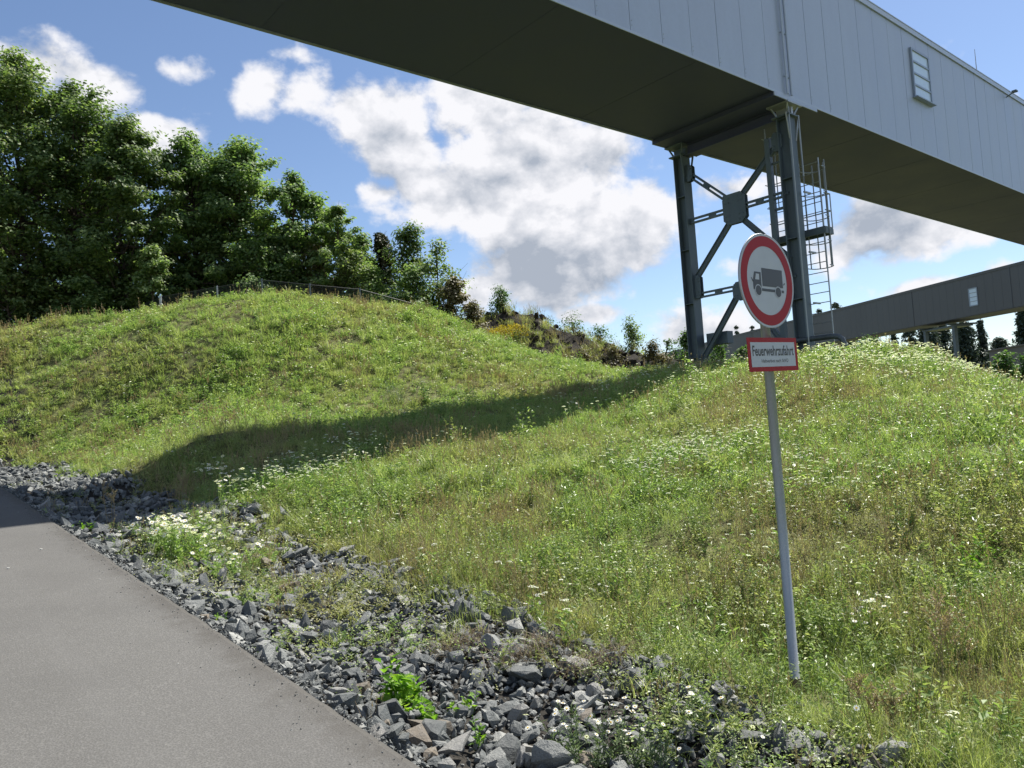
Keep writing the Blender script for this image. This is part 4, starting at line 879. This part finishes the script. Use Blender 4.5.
for (u, v, lab, cat, fn) in [
    (404, 712, 'bright green broad-leaved weed among the stones near the asphalt', 'weed', lambda: leafy(.17, .30, 9, .10, .6, 12)),
    (432, 728, 'lower bright weed just beside the broad-leaved one, spreading over stones', 'weed', lambda: leafy(.16, .15, 7, .085, .6, 10)),
    (462, 712, 'small pair of bright sprouts between stones, by the grass side of the weeds', 'weed', lambda: leafy(.12, .13, 5, .065, .5, 9)),
    (480, 752, 'thin upright green sprig at the near end of the strip', 'weed', lambda: leafy(.05, .24, 3, .045, .4, 18)),
    (588, 764, 'grey green feathery plant with white blossoms at the bottom of the view', 'flowering plant', lambda: leafy(.22, .36, 16, .05, .25, 34, M_GREYHERB, .003, .6, dais(.016, 2, .04))),
    (640, 760, 'second feathery white-flowered plant, right of the first and lower', 'flowering plant', lambda: leafy(.20, .26, 12, .05, .25, 30, M_GREYHERB, .003, .6, dais(.015, 2, .04))),
    (745, 764, 'small pale mat of fine grey green leaves in the stones below the sign', 'weed', lambda: leafy(.15, .10, 14, .03, .3, 26, M_GREYHERB, .002)),
    (690, 728, 'white daisies on thin stems between stones left of the sign foot', 'flowering plant', lambda: leafy(.12, .24, 7, .04, .3, 16, M_GREYHERB, .002, .6, dais(.019, 2, .03))),
    (185, 560, 'large bushy chamomile full of white flowers in the stone strip', 'flowering plant', lambda: leafy(.42, .55, 34, .09, .3, 34, M_HERB, .004, .6, dais(.030, 4, .07))),
    (158, 552, 'chamomile clump on the road side of the large bushy one', 'flowering plant', lambda: leafy(.3, .42, 20, .08, .3, 30, M_HERB, .004, .6, dais(.028, 3, .07))),
    (222, 575, 'chamomile clump in front of the large bushy one, few flowers', 'flowering plant', lambda: leafy(.30, .34, 16, .08, .3, 30, M_HERB, .004, .6, dais(.026, 2, .06))),
    (262, 560, 'low green weed patch at the grass side behind the chamomile', 'weed', lambda: leafy(.36, .24, 22, .06, .4, 30, M_HERB)),
    (255, 600, 'low green weed mat with brown tips in the middle of the strip', 'weed', lambda: leafy(.42, .16, 26, .05, .4, 28, M_HERB)),
    (290, 612, 'flat brownish green weed mat toward the grass side', 'weed', lambda: leafy(.35, .11, 26, .045, .4, 26, M_DRYBUSH)),
    (215, 640, 'tiny bright sprout close to the asphalt edge', 'weed', lambda: leafy(.08, .10, 4, .05, .4, 9)),
    (268, 672, 'small low sprout at the asphalt edge, nearer than the tiny one', 'weed', lambda: leafy(.08, .06, 4, .05, .4, 8)),
    (84, 543, 'small pale sprout at the asphalt edge just outside the bridge shadow', 'weed', lambda: leafy(.14, .14, 6, .06, .4, 10)),
    (112, 536, 'tall thin rusty dock stalks standing in the stones', 'dry plant', lambda: drystalk(.62, 3, .05)),
    (128, 540, 'small grey green tuft at the foot of the rusty stalks', 'weed', lambda: leafy(.2, .14, 10, .05, .3, 16, M_GREYHERB)),
    (345, 650, 'yellowing low weed on the stones in the near middle', 'weed', lambda: leafy(.13, .07, 10, .035, .4, 18, M_GREYHERB)),
    (365, 632, 'thin green seedling standing on the near stones', 'weed', lambda: leafy(.07, .16, 3, .04, .4, 14, M_HERB)),
    (335, 665, 'dry brown moss-like weed on the stones close to the asphalt', 'weed', lambda: leafy(.14, .05, 10, .03, .4, 20, M_DRYBUSH)),
]:
    x, y = onroad(u, v); plant('weed' if cat == 'weed' else ('dried_dock' if cat == 'dry plant' else 'flowering_plant'), lab, cat, x, y, fn())
for (u, v, lab, fn) in [
    (185, 512, 'brown dried dock stalks at the dark edge of the bridge shadow', lambda: drystalk(.75, 5, .12)),
    (208, 508, 'tall white-flowered stems against the bridge shadow', lambda: leafy(.25, .7, 9, .07, .3, 16, M_HERB, .004, .6, dais(.03, 4, .06))),
    (228, 512, 'second group of tall white-flowered stems, nearer the sunlit grass', lambda: leafy(.2, .55, 7, .07, .3, 16, M_HERB, .004, .6, dais(.03, 3, .06))),
    (880, 742, 'reddish brown seeding dock near the lower right of the slope', lambda: drystalk(.34, 7, .10)),
    (965, 690, 'tall bare-stemmed brown weed on the lower right slope', lambda: drystalk(.55, 6, .15)),
    (905, 545, 'dark green leafy weed standing alone on the right slope', lambda: leafy(.14, .42, 6, .06, .35, 20, M_LEAF_S)),
    (752, 600, 'grey green thistle left of the sign pole', lambda: leafy(.12, .3, 5, .07, .25, 18, M_GREYHERB)),
    (985, 580, 'bright leafy thistle at the right of the slope', lambda: leafy(.2, .4, 7, .09, .3, 16, M_BRIGHT)),
    (615, 470, 'dark bushy thistle halfway up the middle slope', lambda: leafy(.2, .42, 9, .08, .3, 18, M_LEAF_S)),
    (425, 405, 'dark upright weed at the upper edge of the bridge shadow', lambda: leafy(.25, .8, 9, .12, .3, 20, M_LEAF_S)),
    (400, 405, 'pale feathery grass clump at the upper edge of the bridge shadow', lambda: leafy(.6, .7, 26, .14, .12, 12, M_GREYHERB)),
]:
    p = hit(u, v); nm = 'dried_dock' if 'dock' in lab or 'bare-stemmed' in lab else 'tall_weed'; plant(nm, lab, 'weed', p[0], p[1], fn())
# pulled-out hay lying over the stones
mb = MB()
for (u, v, s_, n) in ((462, 640, .16, 260), (530, 650, .20, 330), (600, 662, .16, 260)):
    x, y = onroad(u, v, -.22); n = int(n); b0 = np.stack([rng.normal(x, s_, n), rng.normal(y, s_ * .35, n), np.zeros(n)], 1); b0[:, 2] = ground(b0[:, 0], b0[:, 1]) + .05 + rng.uniform(0, .07, n)
    add_blades(mb, b0, rng.uniform(0, 6.28, n), rng.uniform(.05, .15, n), rng.uniform(.8, 2.5, n), .0035)
o = mb.build('hay_clump', M_STRAW); tag(o, 'mat of dead brown grass lying over the stones', 'dead grass', kind='thing')

# ------------------------------------------------------------------ trees and bushes
def tree(name, label, cat, u, vt, hw, t, leaf=M_LEAF_A, clumps=46, per=330, ls=.20, bottom=.10, group=None, lw=.75, trunk=True, bare=.0, pos=None, H=None, Wd=None, parts=('trunk', 'crown')):
    if pos is None:
        p = at(u, vt, t); x, y = p[0], p[1]; zb = gz(x, y); H = p[2] - zb; Wd = hw * t / F * 1.18
    else: x, y = pos; zb = gz(x, y)
    e = empty(name, (x, y, zb - .05), 0); tag(e, label, cat, group)
    tm, cm = MB(), MB(); hs = np.linspace(0, 1, 9); wob = np.cumsum(rng.normal(0, .018 * H, (9, 2)), 0) * .5; wob[0] = 0
    TP = np.stack([wob[:, 0], wob[:, 1], hs * H * .86], 1); tr_ = (.012 * H + .03) * (1 - .85 * hs); tm.tube(TP, tr_, 8)
    small = Wd < 1.5
    clumps = int(clumps * 2.0) if not small else max(int(clumps * 1.3), int(H / Wd * 9)); per = int(per * (.68 if not small else .7))
    s = np.sort(rng.uniform(0, 1, clumps) ** .95); s[-3:] = (.95, .98, 1.0)
    env = Wd * np.sin(np.clip(s * .80 + .16, 0, 1) * math.pi) ** .6 * rng.uniform(.75, 1.15, clumps)
    a = rng.uniform(0, 6.28, clumps) + np.arange(clumps) * 2.4; rad = env * np.sqrt(rng.uniform(.10, 1, clumps)); rad[-3:] *= .35
    rc = np.clip(Wd * (rng.uniform(.16, .30, clumps) if not small else rng.uniform(.34, .62, clumps)), .18, 1.1); rad = np.maximum(rad - rc * .35, 0)
    cz = H * (bottom + (1 - bottom) * s) - rc * .5; Cc = np.stack([rad * np.cos(a), rad * np.sin(a), cz], 1)
    for c_, r_c in zip(Cc, rc):
        zt_ = max(.05, min(c_[2] - rad.mean() * rng.uniform(.3, .7), H * .8)) / (H * .86); p0 = np.array([np.interp(zt_, hs, TP[:, q]) for q in range(3)])
        mid = (p0 + c_) / 2 + (0, 0, -.06 * H * rng.uniform(0, 1)) + rng.normal(0, .03 * Wd, 3); tm.tube([p0, mid, c_], [.010 * H * .5 + .012, .012 + .002 * H, .008], 5, caps=False)
        for _ in range(3): tm.tube([c_ - (0, 0, r_c * .3), c_ + rng.normal(0, r_c * .55, 3)], [.012, .004], 3, caps=False)
        n = int(per * (r_c / rc.mean()) ** 1.6 * rng.uniform(.7, 1.2)); od = unit(np.array([c_[0] - p0[0], c_[1] - p0[1], .35 * Wd + .4 * rng.normal()])); q = unit(rng.normal(0, 1, (n, 3))) * (rng.uniform(0, 1, (n, 1)) ** .5) * r_c * np.array([1.2, 1.2, .6]) * rng.uniform(.75, 1.25, (n, 1))
        sub = unit(rng.normal(0, 1, (7, 3))) * r_c * .8 * (1, 1, .7); near = sub[rng.integers(0, 7, n)]; q = q * .62 + near * .5; al = (q @ od)[:, None]; q = q + od * al * rng.uniform(.3, 1.1) + od * r_c * .25
        Nv = unit(q / r_c * .8 + np.array([0, 0, .9]) + rng.normal(0, .5, (n, 3))); Dv = unit(q + rng.normal(0, .6, (n, 3)) * r_c + (0, 0, -.25 * r_c)); Dv = Dv - Nv * (Dv * Nv).sum(1, keepdims=True)
        L_ = ls * rng.uniform(.6, 1.2, n); add_leaves(cm, c_ + q, Dv, Nv, L_, L_ * lw, 0, .12)
    tm.build(parts[0], M_BARK if H > 3 else M_TWIG, e); cm.build(parts[1], leaf, e); return e
GT = 'trees on the hilltop behind the wire fence'
tree('maple_tree', 'tall dark maple at the far left edge, topmost of the hilltop trees', 'tree', 12, 52, 62, 36, clumps=78, group=GT)
tree('maple_tree', 'tall maple, second from the left edge, with spiky top over the cloud', 'tree', 72, 84, 58, 37, clumps=76, group=GT)
tree('maple_tree', 'maple with sloping right shoulder beside the gap of small cloud', 'tree', 122, 122, 44, 36, clumps=60, group=GT)
tree('ash_tree', 'rounded light green tree just right of the small cloud', 'tree', 186, 136, 44, 38, M_LEAF_B, 62, group=GT)
tree('ash_tree', 'broad light green tree, highest right of the small cloud gap', 'tree', 240, 142, 46, 39, M_LEAF_B, 62, group=GT)
tree('ash_tree', 'slimmer tree on the right shoulder of the dense wood', 'tree', 292, 176, 36, 38, M_LEAF_B, 48, group=GT)
tree('maple_tree', 'tree with arching top at the right end of the dense wood', 'tree', 336, 206, 28, 37, M_LEAF_B, 34, 260, .16, .2, GT)
tree('ash_tree', 'leaning tree between the slimmer tree and the arching one', 'tree', 314, 196, 30, 39, M_LEAF_B, 40, 300, .19, .08, GT)
tree('ash_tree', 'lowest rounded tree at the end of the dense wood', 'tree', 360, 236, 18, 38.5, M_LEAF_B, 26, 260, .18, .05, GT)
tree('ivy_covered_snag', 'dead broken trunk wrapped in ivy standing between two trees', 'tree', 381, 232, 11, 38, M_LEAF_I, 26, 260, .13, .05, GT)
tree('small_maple', 'young dark tree right of the ivy-wrapped trunk', 'tree', 406, 226, 21, 37, M_LEAF_A, 30, 210, .16, .12, GT)
tree('small_maple', 'drooping small tree at the right end of the hilltop row', 'tree', 436, 244, 22, 36, M_LEAF_A, 26, 190, .16, .08, GT)
tree('dark_bush', 'dense dark bush left of the ivy-wrapped trunk behind the fence', 'bush', 352, 248, 22, 36, M_LEAF_A, 26, 260, .15, .02, GT)
tree('sapling', 'small roadside-like sapling in front of the fence at its left end', 'tree', 151, 246, 12, 33.5, M_LEAF_B, 12, 120, .14, .55, GT)
UB = 'bushes filling in under the hilltop trees'
for i, (u, vt, hw, t, mt, lab) in enumerate([(8, 262, 34, 34, M_LEAF_A, 'dark bush at the left edge under the tallest maple'), (48, 250, 34, 36, M_LEAF_A, 'dark bush second from the left under the maples'), (92, 262, 28, 34.5, M_LEAF_B, 'greyer bush under the maple beside the fence end'),
        (132, 252, 26, 37, M_LEAF_A, 'dark bush right behind the first fence post'), (176, 240, 30, 38, M_LEAF_A, 'tall dark bush behind the left part of the fence'), (215, 235, 30, 37.5, M_LEAF_A, 'bush behind the second fence post'), (255, 240, 24, 36, M_LEAF_B, 'bright-edged bush over the middle of the fence'),
        (285, 238, 24, 37, M_LEAF_A, 'bush below the slimmer tree'), (316, 250, 22, 37, M_DRYBUSH, 'brown thin bush behind the fence at the wood end'), (372, 268, 22, 35.5, M_LEAF_B, 'low bush at the foot of the ivy-wrapped trunk'), (412, 268, 24, 35, M_LEAF_B, 'low bush right of the ivy-wrapped trunk'), (452, 280, 16, 34, M_DRYBUSH, 'greyish dry bush at the right end of the fence')]):
    tree('bush', lab, 'bush', u, vt, hw, t, mt, 26, 300, .16, .02, UB, parts=('stem', 'foliage'))
BW = [(-3, 50, 12, 3.6, 'behind the tallest maple'), (1, 49, 11.5, 3.6, 'farthest back behind the left maples'), (5.5, 47, 11, 3.4, 'behind the spiky-topped maple'), (10, 45, 10.5, 3.4, 'behind the rounded light green tree'), (14, 42, 10, 3.0, 'behind the broad light green tree'), (17, 39, 7.5, 2.8, 'behind the slimmer tree at the wood end'), (-8, 47, 12, 3.6, 'outermost left, farther back'), (-7, 41, 11, 3.4, 'outermost left, nearer')]
for i, (x, y, h, w_, lab) in enumerate(BW):
    tree('wood_tree', 'dark tree deeper in the wood, ' + lab, 'tree', 0, 0, 0, 0, M_LEAF_A, 44, 260, .24, .04, 'trees deeper in the wood', pos=(x, y), H=h, Wd=w_)
SG = 'shrubs along the skyline beside the rubble heap'
for (u, vt, hw, t, mt, lab, nc, pr) in [(501, 287, 14, 37, M_LEAF_S, 'young bright tree standing alone on the skyline left of the rubble', 18, 150), (473, 300, 13, 34, M_DRYBUSH, 'brownish low bush where the hill drops to the rubble', 12, 160), (548, 318, 14, 40, M_LEAF_S, 'thin shrub just behind the rubble crest', 10, 80),
        (572, 315, 20, 39, M_LEAF_S, 'wide airy shrub right of the rubble crest', 16, 110), (600, 326, 16, 38, M_LEAF_S, 'medium shrub between the airy one and the dark one', 14, 130), (630, 318, 15, 36, M_LEAF_A, 'dark upright shrub, darkest on the skyline', 18, 150), (612, 345, 14, 34, M_DRYBUSH, 'brown bramble below the dark upright shrub', 12, 150),
        (652, 342, 14, 33, M_DRYBUSH, 'dry bramble right of the dark upright shrub', 12, 140), (667, 338, 11, 34, M_LEAF_S, 'small light shrub left of the far column', 10, 110), (687, 330, 11, 31, M_LEAF_S, 'slim shrub touching the far column', 10, 120), (718, 338, 15, 30, M_LEAF_S, 'bushy green shrub between the two columns', 16, 160), (742, 346, 14, 29, M_LEAF_S, 'low shrub behind the sign', 12, 140), (585, 350, 16, 34, M_DRYBUSH, 'brown bramble at the right foot of the rubble', 12, 150),
        (1002, 354, 17, 23, M_LEAF_S, 'round green shrub at the right edge in front of the low hall', 18, 190), (1026, 352, 16, 24, M_LEAF_S, 'green shrub cut by the right edge of the view', 16, 170), (865, 336, 14, 42, M_LEAF_S, 'light shrub showing over the meadow crest under the far bridge', 12, 100)]:
    tree('shrub', lab, 'shrub', u, vt, hw, t, mt, nc, pr, .11, .02, SG, parts=('stem', 'foliage'))
# rubble heap on the skyline
RG = np.array([at(u, v, t) for u, v, t in ((470, 318, 36.5), (500, 316, 36.5), (528, 317, 36.5), (552, 330, 36.5), (585, 343, 36), (622, 352, 35), (660, 358, 34), (688, 362, 32.5))])
hx, hy = np.meshgrid(np.arange(RG[:, 0].min() - 5, RG[:, 0].max() + 5, .28), np.arange(RG[:, 1].min() - 5, RG[:, 1].max() + 5, .28), indexing='ij')
hz = np.full(hx.shape, -9.0)
for a_, b_ in zip(RG[:-1], RG[1:]):
    for s_ in np.linspace(0, 1, 8):
        c_ = a_ * (1 - s_) + b_ * s_; dd_ = np.hypot(hx - c_[0], hy - c_[1]); hz = np.maximum(hz, c_[2] - .75 * np.maximum(0, dd_ - .25) ** 1.05)
hz += (fbm(hx * .9, hy * .9, 91, 5) - .5) * .9; gzz = ground(hx, hy); inside = hz > gzz - .3; hz = np.where(inside, hz, gzz - .35)
n1x, n1y = hx.shape; i, j = np.meshgrid(np.arange(n1x - 1), np.arange(n1y - 1), indexing='ij'); Fq = np.stack([i * n1y + j, (i + 1) * n1y + j, (i + 1) * n1y + j + 1, i * n1y + j + 1], -1).reshape(-1, 4)
Fq = Fq[inside.ravel()[Fq].any(1)]
mb = MB(); mb.add(np.stack([hx, hy, hz], -1).reshape(-1, 3), Fq); tag(mb.build('rubble_heap', M_HEAP), 'dark heap of broken rock and soil on the skyline', 'rubble heap')
sel = np.where((hz > gzz).ravel())[0]; pk = rng.choice(sel, 900); P = np.stack([hx.ravel()[pk], hy.ravel()[pk], hz.ravel()[pk] + .03], 1) + rng.normal(0, .1, (900, 3)) * (1, 1, .3)
mb = MB(); heap_rocks(mb, P, rots(900, .8), rng.uniform(.12, .5, 900), rng.integers(0, len(RK), 900)); tag(mb.build('rubble', M_HEAP), 'loose broken rock covering the dark heap', kind='stuff')
pk = rng.choice(sel, 1500); P = np.stack([hx.ravel()[pk], hy.ravel()[pk], hz.ravel()[pk]], 1); lf = fbm(P[:, 0] * .5, P[:, 1] * .5, 95, 3) + (P[:, 0] < RG[2, 0] + .2) * .25 > .53; P = P[lf]; n = len(P)
scatter('dry_grass', 'dead and half green grass tufts growing on the rubble heap', [v_grass(34, .2, .5, .016), v_grass(30, .2, .35, .016), v_seed(9, .2, .6, .03)], P, np.stack([rng.normal(0, .1, n), rng.normal(0, .1, n), rng.uniform(0, 6, n)], 1), rng.uniform(.7, 1.2, n), rng.uniform(.3, 1, n), rng.integers(0, 3, n))
for (u, v, t, w_, lab) in ((512, 333, 34.5, .55, 'yellow goldenrod patch in front of the rubble heap'), (495, 337, 34, .45, 'smaller yellow goldenrod patch left of the larger one')):
    p = at(u, v, t); z = p[2]; e = empty('goldenrod', (p[0], p[1], z - 1.0)); tag(e, lab, 'flowering plant'); sm, fm, bm_ = MB(), MB(), MB()
    for q in disk(60, w_ * 1.2) * (1.3, 1, 1):
        tip = q + np.append(rng.normal(0, .1, 2), 1.0 + rng.uniform(-.15, .3)); add_stem(sm, q - (0, 0, .6), tip, .008, 0, .02); k_ = 14; s_ = rng.uniform(0, .9, k_)[:, None]; a = rng.uniform(0, 6.28, k_); Dv = np.stack([np.cos(a), np.sin(a), np.ones(k_) * .4], 1)
        add_leaves(fm, q * (1 - s_) + tip * s_ + unit(Dv) * .06, Dv, rng.normal(0, .5, (k_, 3)) + (0, 0, 1), .13, .035); k_ = 22; add_leaves(bm_, tip + rng.normal(0, .07, (k_, 3)) * (1, 1, .9), rng.normal(0, 1, (k_, 3)), rng.normal(0, 1, (k_, 3)) + (0, 0, 1), .06, .05)
    sm.build('stem', M_LEAF_S, e); fm.build('foliage', M_LEAF_S, e); bm_.build('blossom', M_GOLD, e)

M_WIRE = flat_mat('dark_wire', (.055, .062, .065), .5, .3)
# ------------------------------------------------------------------ wire fence on the hilltop
FP = [at(u, v, t)[:2] for u, v, t in ((100, 296, 33.6), (128, 293, 33.4), (160, 290, 33), (217, 285, 32.4), (262, 286, 32), (310, 288, 32), (360, 292, 32.6), (412, 298, 33.2), (462, 306, 34), (505, 320, 35.4))]
fe = empty('wire_fence', (FP[0][0], FP[0][1], gz(*FP[0]))); tag(fe, 'chain-link wire fence along the hilltop in front of the wood', 'fence')
FH = 1.35
for i, p in enumerate(FP):
    z = gz(*p); B(MB().tube([(p[0], p[1], z - .3), (p[0], p[1], z + FH + .05)], .035 if i != 2 else .055, 8), 'post', (M_WHITE if i == 2 else M_GALV) if i in (2, 3) else M_STEEL, fe)
wm = MB()
for a_, b_ in zip(FP[:-1], FP[1:]):
    za, zb_ = gz(*a_), gz(*b_); L_ = math.hypot(b_[0] - a_[0], b_[1] - a_[1]); n = int(L_ / .09)
    pa = np.array([a_[0], a_[1], za]); pb = np.array([b_[0], b_[1], zb_]); nr = np.array([-(b_[1] - a_[1]), b_[0] - a_[0], 0]) / L_
    m_ = FH / L_
    for q in range(-int(n * m_) - 1, n + 1):
        for sg_ in (1, -1):
            s0 = q / n; s1 = s0 + m_; h0, h1 = (0, FH) if sg_ > 0 else (FH, 0)
            if s0 < 0: h0 = h0 + (h1 - h0) * (0 - s0) / m_; s0_ = 0
            else: s0_ = s0
            s1_ = min(s1, 1)
            if s1 > 1: h1 = (0 if sg_ > 0 else FH) + (FH if sg_ > 0 else -FH) * (1 - s0) / m_
            if s1_ <= s0_: continue
            A_ = pa + (pb - pa) * s0_ + (0, 0, h0); B_ = pa + (pb - pa) * s1_ + (0, 0, h1); wv = np.array([0, 0, .0045])
            wm.add([A_ - wv, B_ - wv, B_ + wv, A_ + wv], [[0, 1, 2, 3]])
B(wm, 'wire_mesh', M_WIRE, fe)
wm = MB()
for a_, b_ in zip(FP[:-1], FP[1:]):
    for h in (.05, .7, FH): wm.tube([(a_[0], a_[1], gz(*a_) + h), (b_[0], b_[1], gz(*b_) + h)], .009, 4)
B(wm, 'tension_wire', M_WIRE, fe)

# ------------------------------------------------------------------ far conifers
def conifer(label, u, vt, hw, t, name='spruce_tree', dens=1.0, airy=.0):
    p = at(u, vt, t); x, y = p[0], p[1]; zb = -.7; H = p[2] - zb; Wd = hw * t / F
    e = empty(name, (x, y, zb)); tag(e, label, 'tree', 'conifers beyond the bridges'); MB().tube([(0, 0, 0), (0, 0, H * .97)], [.02 * H, .02], 6).build('trunk', M_BARK, e)
    cm = MB(); nl = int(26 * dens)
    for q in range(nl):
        s_ = .15 + .85 * (q + rng.uniform(0, .6)) / nl
        r_b = Wd * (1 - s_) ** .8 * (1.0 if name == 'spruce_tree' else 1.15) + .25; nb_ = 9
        if name == 'pine_tree': r_b = Wd * math.sin(math.pi * min(1, max(0, (s_ - .25) / .78))) ** .6 + .2
        for b_ in range(nb_):
            if rng.random() < airy: continue
            a = rng.uniform(0, 6.28); rr = r_b * rng.uniform(.6, 1.15); k_ = int(16 + rr * 5); w_ = rng.uniform(.05, 1, k_); d_ = np.array([math.cos(a), math.sin(a)])
            c_ = np.stack([d_[0] * rr * w_, d_[1] * rr * w_, H * s_ - w_ ** 1.3 * rr * .32], 1) + rng.normal(0, .16 + .03 * rr, (k_, 3)); Dv = np.stack([np.full(k_, d_[0]), np.full(k_, d_[1]), np.full(k_, -.4)], 1) + rng.normal(0, .6, (k_, 3))
            add_leaves(cm, c_, Dv, rng.normal(0, .4, (k_, 3)) + (0, 0, 1), .75 * rng.uniform(.6, 1.2, k_), .34)
    cm.build('crown', M_NEEDLE, e); return e
for (lab, u, vt, hw, t, nm, de, ai) in [('narrow spruce with a clear spike between the broad trees under the far bridge', 980, 320, 9, 150, 'spruce_tree', 1, .1), ('broad dark tree right of the small trestle', 962, 322, 13, 148, 'pine_tree', 1.3, 0), ('large spruce at the right edge under the far bridge', 1021, 306, 19, 135, 'spruce_tree', 1.3, .1),
        ('low dark tree between the spike and the large spruce', 999, 338, 12, 140, 'pine_tree', 1, 0), ('dark tree just left of the small trestle', 925, 318, 12, 152, 'pine_tree', 1.3, 0), ('tree behind the small trestle beam', 940, 316, 10, 158, 'pine_tree', 1.2, 0), ('airy pine left of the trestle with bare trunk', 908, 322, 9, 150, 'pine_tree', .8, .4), ('thin spruce farther left under the bridge', 893, 330, 7, 160, 'spruce_tree', .8, .2),
        ('pine top above the far bridge right of the ladder', 835, 301, 7, 185, 'pine_tree', .9, .2), ('smaller pine top above the far bridge behind the ladder', 819, 309, 5, 190, 'pine_tree', .8, .3), ('pine top just right of the near column', 806, 312, 5, 190, 'pine_tree', .8, .2),
        ('small spruce tip above the bridge left of the round sign', 736, 326, 4, 195, 'spruce_tree', .8, 0), ('second spruce tip nearer the round sign', 752, 324, 4, 195, 'spruce_tree', .8, .2), ('low pine under the bridge near the pipe rail', 852, 337, 9, 160, 'pine_tree', 1, .2), ('low pine right of the one near the pipe rail', 873, 336, 9, 165, 'pine_tree', 1, .2)]:
    conifer(lab, u, vt, hw, t, nm, de, ai)
